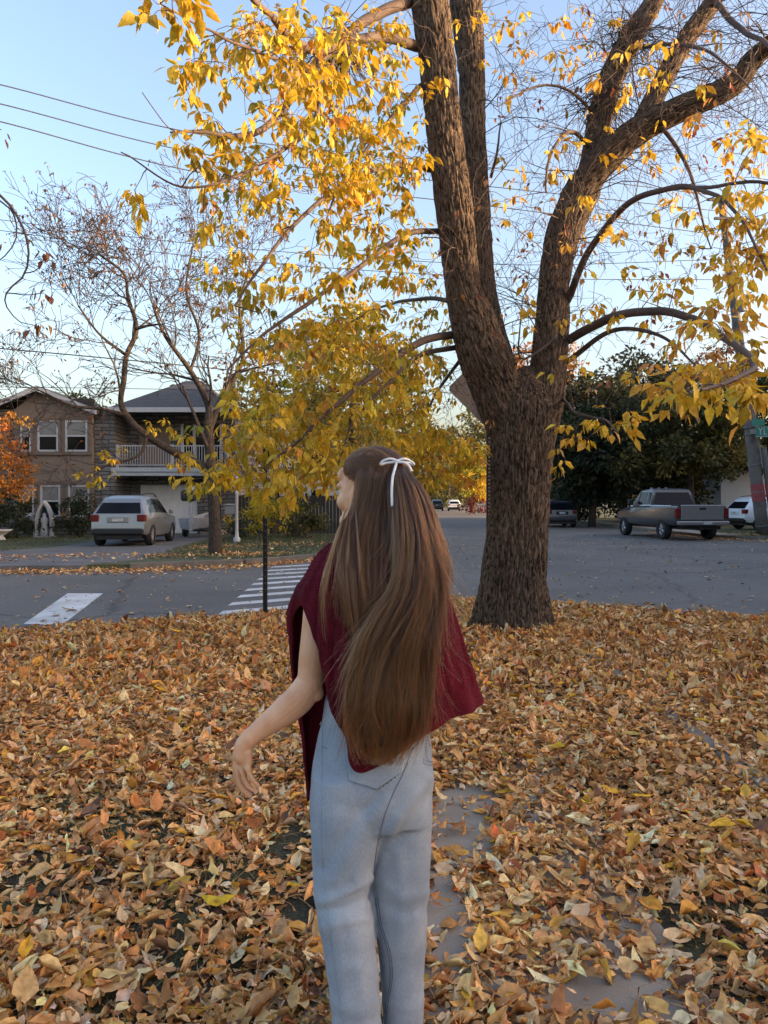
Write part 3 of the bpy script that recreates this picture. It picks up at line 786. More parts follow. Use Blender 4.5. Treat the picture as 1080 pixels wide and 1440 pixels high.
for s in (.03, .13, .21, .30, .32): b = MB(); b.tube([pp(s), pp(s + .003)], .272, 14); b.build('clamp', M_metal, t)
b = MB(); b.tube([pp(.2) + (.16, -.35, 0), pp(.5) + (.12, -.27, 0)], .03, 6)
b.build('riser_cable', M_metal, t)
b = MB()
for s, w in ((.985, .7), (.93, .5)):
    c = pp(s); b.box(c[0] - w, c[0] + w, c[1] - .25, c[1] - .15, c[2] - .05, c[2] + .05)
b.build('crossarm', M_wood, t)
b = MB()
for s in (.99, .94, .87, .80, .74): 
    c = pp(s); b.lathe([(.001, .0), (.05, .0), (.07, .06), (.04, .1), (.06, .14), (.001, .18)], tuple(c + (-.2, -.2, .0)), 8)
b.build('insulator', M_metal, t)
c = pp(.70)
b = MB(); b.lathe([(.001, 0), (.16, .02), (.17, .4), (.12, .46), (.001, .47)], tuple(c + (.3, -.1, -.6)), 12); b.build('transformer', M_metal, t)

def text_mesh(txt, size, name, m, parent, loc, rot, wide=1.0):
    cu = bpy.data.curves.new('txt', 'FONT'); cu.body = txt; cu.size = size; cu.extrude = .004; cu.align_x = 'LEFT'; cu.align_y = 'CENTER'
    o = bpy.data.objects.new('txt', cu); C.objects.link(o)
    dg = bpy.context.evaluated_depsgraph_get(); me = bpy.data.meshes.new_from_object(o.evaluated_get(dg))
    bpy.data.objects.remove(o); bpy.data.curves.remove(cu)
    me.materials.clear(); me.materials.append(m)
    q = bpy.data.objects.new(name, me); q.location = loc; q.rotation_euler = rot; q.scale = (wide, 1, 1)
    link(q, parent); q.matrix_parent_inverse = parent.matrix_world.inverted()
    return q
sp = at(1062, 607, 31.9)
t = thing('street_sign', (sp[0], sp[1], sp[2]), 'green street name sign with white letters on the utility pole', 'street sign')
b = MB(); b.box(sp[0] + .02, sp[0] + 1.5, sp[1] - .02, sp[1] + .02, sp[2] - .22, sp[2] + .22); b.build('blade', M_green, t)
b = MB(); b.box(sp[0] + .02, sp[0] + 1.5, sp[1] - .025, sp[1] - .021, sp[2] - .215, sp[2] - .19); b.box(sp[0] + .02, sp[0] + 1.5, sp[1] - .025, sp[1] - .021, sp[2] + .19, sp[2] + .215); b.build('border', M_white, t)
text_mesh('YLVIA', .44, 'lettering', M_white, t, (sp[0] + .10, sp[1] - .026, sp[2]), (math.radians(90), 0, 0), .8)
b = MB(); b.box(sp[0] - .15, sp[0] + .35, sp[1] - .1, sp[1] - .06, sp[2] + .24, sp[2] + .52); b.build('cross_blade', M_green, t)
b = MB(); b.box(sp[0] - .2, sp[0] + .02, sp[1] - .03, sp[1] + .03, sp[2] - .1, sp[2] + .1); b.build('bracket', M_metal, t)

# diamond sign seen from behind, half hidden by the trunk
SX, SY = (687.5 - CX) / F * 10.1, 10.1
t = thing('warning_sign', (SX, SY, 0), 'grey back of a diamond-shaped sign on a perforated post behind the big trunk', 'road sign')
b = MB(); b.box(SX - .032, SX + .032, SY - .03, SY + .03, -.1, 3.45); b.build('post', M_darkmetal, t)
b = MB()
for k in range(58): b.box(SX - .011, SX + .011, SY - .034, SY - .0302, .35 + k * .05, .372 + k * .05)
b.build('post_holes', M_signback, t)
cz = EYE + (HY - 546) / F * SY; hd = .545
b = MB(); b.prism([(SX - hd + .03, cz - .03), (SX - .03, cz - hd + .03), (SX + .03, cz - hd + .03), (SX + hd - .03, cz - .03), (SX + hd - .03, cz + .03), (SX + .03, cz + hd - .03), (SX - .03, cz + hd - .03), (SX - hd + .03, cz + .03)], 'y', SY + .031, SY + .036); b.build('plate', M_signback, t)
# thin dark post at the corner
qx, qy = (373 - CX) / F * 10.6, 10.6
t = thing('sign_post', (qx, qy, 0), 'thin dark metal post standing in the leaves by the crosswalk', 'post')
b = MB(); b.box(qx - .03, qx - .022, qy - .02, qy + .02, -.1, 2.45); b.box(qx + .022, qx + .03, qy - .02, qy + .02, -.1, 2.45); b.box(qx - .0215, qx + .0215, qy + .012, qy + .018, -.1, 2.449); b.build('channel', M_darkmetal, t)
b = MB()
for k in range(24): b.box(qx - .008, qx + .008, qy + .008, qy + .0115, .3 + k * .09, .32 + k * .09)
b.build('bolt_holes', M_metal, t)

M_wire = mat('wire', (.02, .02, .022), .6)
def wire(pts, r, label, group):
    P = np.array(pts, float)
    q = crom(P, 60) if len(P) > 2 else np.array([P[0] + (P[1] - P[0]) * s - np.array([0, 0, .8]) * 4 * s * (1 - s) for s in np.linspace(0, 1, 50)])
    b = MB(); b.tube(q, r, 6); o = b.build('power_line', M_wire, None, smooth=True); tag(o, label, 'power line', group)
G_ = 'power lines across the sky'
for k, (ya, ym, hp) in enumerate(((119, 192, .985), (146, 219, .94), (171, 246, .87))):
    e = pp(hp) + (-.2, -.2, .15)
    wire([at(-160, ya - 34, 18.5), at(0, ya, 20), at(300, ym, 24), at(640, ym + 38, 28), e], .016, ('topmost', 'second', 'third')[k] + ' of the three black power lines at the upper left', G_)
for k, (ya, ym, hp) in enumerate(((309, 347, .80), (324, 365, .74))):
    e = pp(hp) + (-.2, -.2, .15)
    wire([at(-100, ya - 13, 28), at(0, ya, 28.5), at(315, ym, 30), at(700, ym + 25, 31.5), e], .013, ('upper', 'lower')[k] + ' of the two thin power lines crossing the bare tree top', G_)
wire([at(-80, 484, 19), at(0, 490, 19), at(165, 505, 20), at(330, 521, 22), at(560, 545, 27), at(700, 560, 30)], .016, 'thick dark service line sagging in front of the house gable', G_)
wire([at(-80, 542, 30), at(0, 544, 30), at(300, 549, 31), at(560, 560, 34)], .012, 'thin service line just above the house roof', G_)
for k, (s, yy_) in enumerate(((.97, 268), (.90, 300), (.84, 335), (.78, 372))):
    e = pp(s) + (.1, -.2, .1)
    wire([e, at(1100, yy_ - 8, 28), at(1250, yy_ - 60, 22)], .014, ('topmost', 'second', 'third', 'lowest')[k] + ' power line running right from the utility pole', G_)
# ------------------------------------------------------------------ bark and foliage materials
def bark_mat(name, ridge, furrow, sc=1.0, use_crd=True):
    m, nt, nd, lk, b = nodes_of(name)
    if use_crd:
        a = N_(nt, 'ShaderNodeAttribute', attribute_name='crd'); src = a.outputs['Vector']
    else:
        a = N_(nt, 'ShaderNodeTexCoord'); src = a.outputs['Object']
    mp = N_(nt, 'ShaderNodeMapping'); mp.inputs['Scale'].default_value = (sc * 60, sc * 60, sc * 14)
    lk.new(src, mp.inputs['Vector'])
    n1 = N_(nt, 'ShaderNodeTexNoise'); n1.inputs['Scale'].default_value = 1; n1.inputs['Detail'].default_value = 7; n1.inputs['Distortion'].default_value = .8
    lk.new(mp.outputs['Vector'], n1.inputs['Vector'])
    n2 = N_(nt, 'ShaderNodeTexNoise'); n2.inputs['Scale'].default_value = 1.3; lk.new(src, n2.inputs['Vector'])
    r = ramp(nt, [(.38, furrow), (.5, tuple(np.array(ridge) * .6)), (.66, ridge)]); lk.new(n1.outputs['Fac'], r.inputs['Fac'])
    r2 = ramp(nt, [(.3, (.7, .7, .7)), (.7, (1.2, 1.17, 1.1))]); lk.new(n2.outputs['Fac'], r2.inputs['Fac'])
    mx = N_(nt, 'ShaderNodeMix', data_type='RGBA', blend_type='MULTIPLY'); mx.inputs['Factor'].default_value = 1
    lk.new(r.outputs['Color'], mx.inputs['A']); lk.new(r2.outputs['Color'], mx.inputs['B'])
    lk.new(mx.outputs['Result'], b.inputs['Base Color']); b.inputs['Roughness'].default_value = .9
    b.inputs['Specular IOR Level'].default_value = .25
    bp = N_(nt, 'ShaderNodeBump'); bp.inputs['Strength'].default_value = .9; bp.inputs['Distance'].default_value = .02
    lk.new(n1.outputs['Fac'], bp.inputs['Height']); lk.new(bp.outputs['Normal'], b.inputs['Normal'])
    return m
M_bark = bark_mat('furrowed_bark', (.19, .135, .098), (.026, .018, .012))
M_bark2 = bark_mat('brown_bark', (.105, .08, .062), (.03, .022, .018), .8, False)
M_twig = mat('twig_bark', (.085, .055, .042), .75, var=.4, scale=2)
M_twig2 = mat('bare_twig', (.05, .036, .03), .8, var=.4, scale=.8)
M_leaf = leaf_mat('golden_leaf', .36, .5)
M_leafdull = leaf_mat('background_leaf', .25, .7)
GOLD = [(5, (.62, .40, .025)), (4, (.53, .35, .025)), (3, (.70, .48, .045)), (2, (.42, .32, .03)), (1, (.52, .25, .04)), (.4, (.38, .33, .04))]  # leaf colours darkened for the mostly shaded left crown
GOLDLIT = [(5, (.70, .43, .035)), (3, (.74, .50, .05)), (2, (.62, .34, .035)), (1, (.5, .27, .07))]  # brighter copy for the right boughs, sunlight put into the leaf colour
OLIVE = [(4, (.54, .40, .03)), (3, (.38, .32, .03)), (4, (.64, .43, .028)), (1.6, (.27, .26, .035))]

def capsule_chain(b, pts, n=20):
    """pts: (px, py, d, width_px)"""
    P = np.array([at(x, y, d) for x, y, d, w in pts]); R = np.array([w * (.96 if d < 15 else .80) / 2 / F * d for x, y, d, w in pts])
    m = max(8, int(np.linalg.norm(np.diff(P, axis=0), axis=1).sum() / .08))
    q = crom(np.concatenate([P, R[:, None]], 1), m)
    b.tube(q[:, :3], q[:, 3], n)
    return q

# ------------------------------------------------------------------ the big golden tree
def xs2(rows, d0, d1):
    n = len(rows)
    return [((a + c) / 2, y, d0 + (d1 - d0) * k / (n - 1), c - a) for k, (y, a, c) in enumerate(rows)]
tree = thing('golden_tree', (float(TREE[0]), float(TREE[1]), 0), 'large furrowed tree forking into tall stems, with golden drooping leaves, in the leaf litter', 'tree')
tb = MB(); CL = []
CL.append(capsule_chain(tb, [(721, 925, 9, 118), (721, 900, 9, 108)] + xs2([(880, 668, 770), (850, 671, 768), (800, 677, 769), (720, 688, 772), (650, 690, 777), (600, 688, 783), (570, 690, 782), (545, 704, 772), (525, 722, 756), (515, 734, 746)], 9, 9)))
CL.append(capsule_chain(tb, xs2([(600, 684, 752), (560, 668, 738), (520, 652, 724), (500, 643, 716), (450, 633, 696), (400, 625, 676), (300, 613, 666), (200, 601, 652), (100, 590, 642), (0, 577, 631), (-150, 560, 606), (-320, 548, 585)], 9.0, 8.5)))
CL.append(capsule_chain(tb, xs2([(520, 680, 728), (470, 668, 712), (400, 662, 697), (300, 654, 690), (200, 647, 684), (100, 644, 682), (0, 632, 678), (-150, 630, 665), (-320, 640, 668)], 9.2, 9.7)))
CL.append(capsule_chain(tb, xs2([(610, 715, 783), (560, 735, 794), (520, 745, 797), (450, 752, 801), (400, 757, 801), (340, 765, 813), (300, 778, 830), (262, 797, 848)], 9.0, 9.1)))
CL.append(capsule_chain(tb, [(818, 275, 9.1, 46), (833, 235, 9.15, 38), (842, 175, 9.2, 35), (860, 110, 9.3, 36), (888, 52, 9.3, 32), (925, -10, 9.4, 27), (960, -120, 9.4, 20), (985, -260, 9.4, 14)]))
CL.append(capsule_chain(tb, [(805, 285, 9.1, 46), (848, 227, 9.0, 43), (900, 182, 8.9, 40), (960, 152, 8.7, 36), (1030, 120, 8.5, 33), (1058, 85, 8.4, 29), (1100, 50, 8.2, 25), (1180, 0, 8, 20), (1280, -60, 7.8, 14)]))
CL.append(capsule_chain(tb, [(900, 180, 8.9, 30), (930, 118, 8.95, 28), (965, 55, 9.0, 28), (1003, 0, 9.05, 25), (1040, -90, 9.1, 20), (1060, -220, 9.1, 14)]))
for (x0, y0, x1, y1, dd) in ((690, 862, 640, 908, 8.8), (755, 865, 792, 912, 8.85), (715, 875, 700, 925, 8.5), (745, 870, 760, 930, 8.55), (700, 860, 668, 890, 9.3), (750, 860, 785, 885, 9.3)):
    capsule_chain(tb, [(x0, y0 - 45, 9, 26), (x0 * .6 + x1 * .4, y0 * .6 + y1 * .4, 9 * .5 + dd * .5, 24), (x1, y1, dd, 15), (x1 * 1.6 - x0 * .6, y1 + 8, dd, 8)], 12)
trunk = tb.build('trunk', M_bark, None, smooth=True)
md = trunk.modifiers.new('r', 'REMESH'); md.mode = 'VOXEL'; md.voxel_size = .0185
md = trunk.modifiers.new('s', 'SMOOTH'); md.factor = .5; md.iterations = 5
md = trunk.modifiers.new('d', 'SUBSURF'); md.levels = 1; md.render_levels = 1
applied(trunk)
me = trunk.data; nV = len(me.vertices)
V = np.empty(nV * 3, np.float32); me.vertices.foreach_get('co', V); V = V.reshape(-1, 3).astype(float)
NV = np.empty(nV * 3, np.float32); me.vertex_normals.foreach_get('vector', NV); NV = NV.reshape(-1, 3)
SP = []; SN = []; SB = []; SS = []; SA = []
for k, q in enumerate(CL):
    P = q[:, :3]; Tn, Nn, Bn = frames(P); s = np.concatenate([[0], np.cumsum(np.linalg.norm(np.diff(P, axis=0), axis=1))]); an = np.zeros(2)
    if k:                                        # carry the bark's coordinates on from the limb this one grows out of
        j = {1: 0, 2: 1, 3: 0, 4: 3, 5: 3, 6: 5}[k]; i_ = ((SP[j] - P[0]) ** 2).sum(1).argmin(); o_ = P[0] - SP[j][i_]
        an = SA[j][0] + np.array([o_ @ SN[j][i_], o_ @ SB[j][i_]]); s = s + SS[j][i_] + o_ @ np.cross(SN[j][i_], SB[j][i_])
    SP.append(P); SN.append(Nn); SB.append(Bn); SS.append(s); SA.append(np.repeat(an[None], len(P), 0))
SA = np.concatenate(SA)
SP = np.concatenate(SP); SN = np.concatenate(SN); SB = np.concatenate(SB); SS = np.concatenate(SS)
from mathutils.kdtree import KDTree
# bark relief worked out per limb and blended where limbs merge
cid = np.concatenate([np.full(len(q), k) for k, q in enumerate(CL)]); RADS = np.concatenate([q[:, 3] for q in CL])
num = np.zeros(nV); den = np.zeros(nV); crd = np.zeros((nV, 3)); best = np.full(nV, 1e9)
for k in range(len(CL)):
    sel = np.where(cid == k)[0]; Pk = SP[sel]; nr = np.empty(nV, int); dk = np.empty(nV)
    for a in range(0, nV, 6000):
        dd = ((V[a:a + 6000, None] - Pk[None]) ** 2).sum(-1); j = dd.argmin(1); nr[a:a + 6000] = sel[j]; dk[a:a + 6000] = np.sqrt(dd[np.arange(len(j)), j])
    dk = np.abs(dk - RADS[nr])
    m_ = dk < .45
    off = V[m_] - SP[nr[m_]]; Nn_, Bn_ = SN[nr[m_]], SB[nr[m_]]
    on = (off * Nn_).sum(1); ob = (off * Bn_).sum(1); al = SS[nr[m_]] + (off * np.cross(Nn_, Bn_)).sum(1); rad_ = np.hypot(on, ob)
    on = on + SA[nr[m_]][:, 0]; ob = ob + SA[nr[m_]][:, 1]
    w1 = noise3(np.stack([on * 5, ob * 5, al * 1.2], 1))
    f1 = 1 - np.abs(noise3(np.stack([on * 27 + w1 * .8, ob * 27 + w1 * .8, al * 4.2], 1))) * 2.0
    f2 = noise3(np.stack([on * 34, ob * 34, al * 7], 1))
    amp = .031 * np.clip(rad_ / .25, .3, 1.25)
    val = (-np.clip(f1, 0, 1) ** 2 + .45) * amp + f2 * .006
    w_ = np.exp(-dk[m_] / .028); num[m_] += val * w_; den[m_] += w_
    up_ = dk[m_] < best[m_]; ix = np.where(m_)[0][up_]; best[ix] = dk[ix]; crd[ix] = np.stack([on, ob, al], 1)[up_]
V2 = V + NV * (num / np.maximum(den, 1e-9))[:, None]
me.vertices.foreach_set('co', V2.astype(np.float32).ravel())
a = me.attributes.new('crd', 'FLOAT_VECTOR', 'POINT'); a.data.foreach_set('vector', crd.astype(np.float32).ravel())
me.polygons.foreach_set('use_smooth', np.ones(len(me.polygons), bool)); me.update()
trunk.name = 'trunk'; trunk.parent = tree; trunk.matrix_parent_inverse = tree.matrix_world.inverted()

class Grower:
    """connects target points to a growing set of branch nodes, nearest first"""
    def __init__(s): s.P = []; s.R = []; s.tubes = Tubes(); s.ends = []
    def limb(s, pts, r0, r1, add=True, n=7, wob=.03):
        P = np.array([at(*p) for p in pts]) if not isinstance(pts, np.ndarray) else pts
        m = max(6, int(np.linalg.norm(np.diff(P, axis=0), axis=1).sum() / .10))
        q = crom(P, m)
        q[1:-1] += wob * .5 * noise3(np.stack([q[1:-1] * 2.2 + k * 17.3 for k in range(3)], 0)).T
        R = np.linspace(r0, r1, m)
        s.tubes.add(q, R, n)
        s.P += list(q); s.R += list(R); return q
    def seed(s, q, r=None): s.P += list(q[:, :3]); s.R += list(q[:, 3] if r is None else [r] * len(q))
    def grow(s, A, up=.10, thick=.0035, wob=.10, reverse=False, sag=0, n=4, tip=.0018):
        P = np.array(s.P); cap = len(P) + len(A) * 9 + 16; B = np.empty((cap, 3)); RR = np.empty(cap); k = len(P); B[:k] = P; RR[:k] = s.R
        d = np.array([np.sqrt(((P - a) ** 2).sum(1).min()) for a in A]); order = np.argsort(d)
        out = {}
        for i_ in order:
            a = A[i_]; d2 = ((B[:k] - a) ** 2).sum(1) 
            j = d2.argmin(); L = math.sqrt(d2[j])
            if L < .04: continue
            q = B[j]; m = int(np.clip(L / .12, 4, 9))
            t = np.linspace(0, 1, m)[:, None]
            w = rng.normal(size=3) * wob * L
            path = q + (a - q) * t + np.array([0, 0, up * L]) * (4 * t * (1 - t)) + w * np.sin(np.pi * t) + np.array([0, 0, -sag * L]) * t * t + .3 * wob * L * np.sin(2 * np.pi * t) * rng.normal(size=3)
            r0 = min(thick + .0035 * math.sqrt(L), RR[j] * .8 + .001)
            R = np.linspace(r0, tip, m)
            s.tubes.add(path, R, n)
            c = m - 1; B[k:k + c] = path[1:]; RR[k:k + c] = R[1:]; k += c
            out[i_] = path
        s.P = list(B[:k]); s.R = list(RR[:k]); return out

def sprout(g, p, d, L, r, lvl, up=.05, rnd=.16, kids=(3, 5), n=4, tips=None, rmin=.004):
    """a twig with its own side twigs"""
    m = 6; P = [np.array(p, float)]; d = nrm(np.array(d, float))
    for k in range(m - 1):
        d = nrm(d + rng.normal(size=3) * rnd + np.array([0, 0, up])); P.append(P[-1] + d * L / (m - 1))
    R = np.linspace(max(r, rmin), max(r * .4, rmin), m); P = np.array(P); g.tubes.add(P, R, n)
    if tips is not None and lvl == 0: tips.append((P[-1], d))
    if lvl > 0:
        for k in range(random.randint(*kids)):
            i_ = random.randint(1, m - 1); t_ = nrm(P[i_] - P[i_ - 1]); s_ = nrm(np.cross(t_, rng.normal(size=3)))
            a = random.uniform(.35, .95); sprout(g, P[i_], t_ * math.cos(a) + s_ * math.sin(a), L * random.uniform(.5, .8), R[i_] * .62, lvl - 1, up, rnd, kids, n, tips, rmin)

def region(cx, cy, rx, ry, d0, d1, n, shape=.5):
    a = rng.uniform(0, 2 * math.pi, n); r = rng.uniform(0, 1, n) ** shape
    px = cx + rx * r * np.cos(a); py = cy + ry * r * np.sin(a); d = rng.uniform(d0, d1, n)
    return np.stack([(px - CX) / F * d, d, EYE + (HY - py) / F * d], 1)

class Leafer:
    def __init__(s): s.P = []; s.A = []; s.N = []; s.L = []; s.c = []
    def compound(s, p, dirn, size, table, k=None, droop=1.0):
        """leaf stalk with 3-5 hanging leaflets"""
        k = k or random.choice((3, 3, 5, 5, 5)); dirn = nrm(np.asarray(dirn, float))
        side = nrm(np.cross(dirn, [0, 0, 1.]) + 1e-6)
        base_i = random.randrange(len(table)) if False else None
        for i_ in range(k):
            if i_ == k - 1: off = dirn * size * .9; ax = dirn + np.array([0, 0, -.8 * droop])
            else:
                sd = 1 if i_ % 2 else -1; st = .45 + .4 * (i_ // 2)
                off = dirn * size * .5 * st + side * sd * .02; ax = dirn * .6 + side * sd * .8 + np.array([0, 0, -.9 * droop])
            s.P.append(p + off + np.array([0, 0, -.15 * size * (i_ == k - 1)])); s.A.append(ax + rng.normal(size=3) * .25)
            s.N.append(np.array([0, 0, .9]) + side * (.8 * (1 if i_ % 2 else -1)) + dirn * .5 + rng.normal(size=3) * .45)
            s.L.append(size * random.uniform(.75, 1.2))
        s.c.append((k, table))
    def drop(s, bad):
        keep = [not bad(np.array([p[0] * SY / p[1], p[1], EYE + (p[2] - EYE) * SY / p[1]])) for p in s.P]
        s.k = keep
    def build(s, name, m, parent, ratio=.48, nv=4):
        n = len(s.P); P = np.array(s.P); A = np.array(s.A); Nn = np.array(s.N); L = np.array(s.L)
        kp = np.array(getattr(s, 'k', [True] * n)); P, A, Nn, L = P[kp], A[kp], Nn[kp], L[kp]; n = len(P)
        V, Q, pv = leaf_arrays(P, A, Nn, L, L * rng.uniform(ratio * .75, ratio * 1.25, n), rng.normal(-.35, .45, n), rng.normal(.25, .22, n), nv)
        col = []
        for k, t in s.c:
            c = colours(1, t, .14)[0]; col += [np.clip(c * (1 + .08 * rng.normal()), .004, .95) for _ in range(k)]
        col = [c for c, q_ in zip(col, kp) if q_]
        return mesh_np(name, V, Q, m, parent, col=np.repeat(np.array(col), pv, 0))

G = Grower()
for q in CL[1:]: G.seed(q[::2])
NEAR = []
def lm(*a, **k): return G.limb(*a, **k)
# boughs to the right
lm([(800, 478, 9), (850, 450, 8.2), (911, 438, 7.4), (965, 445, 6.6), (1022, 477, 5.8), (1062, 510, 4.8), (1030, 535, 4.2), (985, 548, 3.9)], .055, .008)
lm([(798, 508, 9), (860, 465, 8.3), (930, 472, 7.5), (985, 520, 6.8)], .035, .008)
lm([(797, 425, 9), (830, 350, 8.4), (880, 290, 7.8), (930, 268, 7.2), (980, 265, 6.6), (1030, 292, 6), (1078, 380, 5.4)], .045, .008)
lm([(930, 268, 7.2), (1000, 262, 6.4), (1080, 258, 5.6), (1150, 300, 5.2)], .02, .008)
lm([(836, 215, 9.2), (805, 185, 8.7), (775, 215, 8.2), (768, 270, 8)], .03, .01)
lm([(845, 170, 9.3), (800, 128, 8.8), (755, 122, 8.4), (700, 150, 8)], .022, .006)
lm([(1003, 0, 9), (1040, 40, 8), (1078, 62, 7), (1120, 110, 6.4)], .04, .01)
lm([(880, 70, 9.3), (940, 62, 8.4), (1000, 75, 7.6), (1055, 125, 7)], .028, .008)
lm([(925, 172, 8.8), (965, 230, 8.6), (985, 300, 8.2), (1000, 350, 8)], .028, .006)
lm([(800, 440, 9), (775, 480, 8.8), (735, 505, 8.6), (730, 470, 8.5), (735, 420, 8.5)], .02, .005)
lm([(690, 250, 9.2), (700, 210, 9), (705, 170, 8.9)], .02, .008)
lm([(845, 200, 9), (870, 190, 8.9), (890, 180, 8.9)], .03, .02)
lm([(790, 560, 9), (810, 580, 8.2), (850, 590, 7.2), (870, 610, 6.4)], .02, .005)
# boughs to the left
lm([(645, 470, 9), (600, 478, 8.5), (560, 500, 8), (520, 530, 7.5), (470, 570, 7), (420, 620, 6.6), (380, 650, 6.3)], .05, .008)
lm([(645, 488, 9), (590, 500, 8.6), (545, 540, 8.2), (500, 590, 7.9), (480, 640, 7.7)], .034, .007)
lm([(610, 240, 8.8), (560, 232, 8.2), (500, 250, 7.5), (430, 300, 6.8), (370, 370, 6.2), (330, 430, 5.9)], .036, .008)
lm([(628, 325, 8.9), (570, 330, 8.4), (500, 380, 7.6), (430, 430, 7), (370, 470, 6.6), (320, 520, 6.3)], .036, .008)
lm([(592, 66, 8.7), (545, 52, 8.1), (500, 57, 7.5), (450, 72, 6.9), (410, 55, 6.4), (385, 25, 6), (352, -5, 5.7)], .062, .02)
lm([(577, 2, 8.6), (520, 25, 8), (475, 62, 7.3), (440, 95, 6.9), (400, 150, 6.4), (350, 190, 5.9), (290, 185, 5.4), (240, 186, 5)], .066, .006)
lm([(450, 72, 6.9), (445, 110, 6.7), (440, 142, 6.6)], .03, .018)
lm([(450, 72, 6.9), (400, 70, 6.4), (372, 85, 6.2)], .028, .014)
lm([(470, 80, 7.2), (440, 170, 6.5), (400, 210, 6), (330, 250, 5.5), (255, 262, 5), (170, 214, 4.7)], .02, .004)
lm([(440, 95, 6.9), (380, 80, 6), (300, 45, 5), (225, 5, 4.3)], .018, .004)
lm([(592, 120, 8.6), (540, 180, 8), (480, 260, 7.6), (450, 340, 7.2)], .03, .006)
lm([(658, 430, 9.3), (600, 420, 10), (540, 430, 10.8), (480, 460, 11.5)], .035, .01)
lm([(652, 500, 9.3), (610, 560, 9.6), (590, 620, 9.8)], .025, .008)
lm([(200, 130, 4.7), (235, 175, 4.9), (252, 185, 5.05)], .003, .004)

regs = [  # cx, cy, rx, ry, d0, d1, n
    (430, 330, 150, 190, 5.6, 9, 290), (490, 210, 110, 130, 6, 9.5, 95), (480, 550, 165, 105, 6.2, 10, 430), (350, 160, 100, 130, 4.8, 7, 70),
    (400, 640, 90, 70, 6, 9, 170), (605, 640, 75, 42, 7.2, 9.6, 130), (520, 150, 85, 140, 6.2, 10, 150),
    (420, 60, 100, 75, 5.2, 7.5, 85), (300, 640, 45, 55, 6, 7, 26), (560, 420, 80, 120, 9.5, 12, 120), (590, 560, 70, 70, 9, 11, 80)]
A1 = np.concatenate([region(*r) for r in regs])
A1b = np.concatenate([region(235, 8, 50, 22, 4.1, 4.5, 7), region(270, 95, 40, 40, 4.6, 5.4, 10), region(250, 200, 25, 18, 4.8, 5.1, 5), region(195, 275, 12, 15, 4.7, 4.9, 2), region(300, 330, 18, 18, 5, 5.4, 2)])
A2 = np.concatenate([region(1000, 555, 85, 45, 3.8, 5.0, 34), region(1050, 300, 45, 130, 5.2, 7, 70), region(850, 600, 60, 30, 6.0, 7, 16), region(880, 310, 190, 260, 6.2, 10, 130), region(1010, 480, 70, 60, 4.5, 7, 34), region(800, 70, 230, 70, 6.5, 9, 44), region(790, 640, 14, 25, 7.5, 8, 3)])
A3 = np.concatenate([region(880, 200, 210, 210, 6, 10.5, 330), region(870, 420, 200, 140, 5.6, 9.5, 230), region(700, 300, 90, 240, 8, 10.5, 120), region(1030, 120, 90, 130, 6, 9, 110), region(560, 590, 130, 90, 6.8, 8.6, 230), region(690, 420, 60, 180, 8.2, 8.7, 60)])
LF = Leafer()
def put(paths, table, size=(.068, .122), extra=.6, tsel=None):
    for k, p in paths.items():
        tb_ = table if tsel is None else tsel(p[-1])
        dr = p[-1] - p[-2]
        for rep in range(2 if random.random() < extra else 1):
            v = rng.normal(size=3) * .6 + nrm(dr) * .5; v[2] = min(v[2], .3)
            LF.compound(p[-1], v, random.uniform(*size), tb_)
        if len(p) > 4 and random.random() < extra:
            v = rng.normal(size=3) * .8; v[2] = -abs(v[2]) * .5
            LF.compound(p[len(p) // 2], v, random.uniform(*size), tb_)
def low_dull(p):
    return OLIVE if (p[1] > 8.5 and random.random() < .75) or random.random() < .12 else GOLD
p1_ = G.grow(A1, up=.12, sag=.05); put(p1_, GOLD, tsel=low_dull, extra=.72)
p1b = G.grow(A1b, up=.1); put(p1b, GOLD, extra=.8)
p2_ = G.grow(A2, up=.12); put(p2_, GOLDLIT, extra=.55)
p3_ = G.grow(A3, up=.18, wob=.22, thick=.003, tip=.0016)
for k, p in p3_.items():
    if random.random() < .16: LF.compound(p[-1], rng.normal(size=3), .07, [(1, (.30, .09, .04)), (1, (.42, .2, .06))], k=3)
# drooping side twigs of the stems and boughs on the right
for q, cnt, k0 in ((CL[3], 26, .3), (CL[4], 40, .1), (CL[5], 46, .25), (CL[6], 30, .2), (CL[1], 14, .4), (CL[2], 16, .4)):
    for k in range(cnt):
        i_ = random.randint(int(len(q) * k0), len(q) - 1); v = rng.normal(size=3); v[2] = abs(v[2]) * .6 + .1; v[1] -= .4
        sprout(G, q[i_, :3] + nrm(v) * q[i_, 3] * .8, v, random.uniform(.5, 1.3), .008, 2, up=-.09, rnd=.24, kids=(2, 4), n=4, rmin=.0022)
G.tubes.build('branches', M_twig, tree)
LF.drop(lambda p: (p[0] > (1040 - CX) / F * SY and abs(p[2] - (EYE + (HY - 606) / F * SY)) < .3) or (abs(p[0] - (SX - .32)) < .30 and abs(p[2] - cz) < .62) if p[1] < SY + .1 else False)
LF.build('foliage', M_leaf, tree)
# two dense tangles of twigs (witch's brooms)
for (cx_, cy_, d_, r_) in ((474, 66, 7.3, .26), (884, 46, 9.3, .30), (845, 140, 9.2, .34)):
    tt = Tubes(); c = at(cx_, cy_, d_)
    for k in range(170):
        p0 = c + rng.normal(size=3) * r_ * .28; v = nrm(rng.normal(size=3)) + (0, 0, -.5); ln = r_ * random.uniform(.6, 1.9); w = rng.normal(size=3) * .35
        ss = np.linspace(0, 1, 6)[:, None]
        tt.add(p0 + v * ln * ss + w * ln * ss * ss + np.array([0, 0, -.25]) * ln * ss ** 2, np.linspace(.006, .002, 6), 4)
    tt.build('twig_tangle', M_twig, tree)

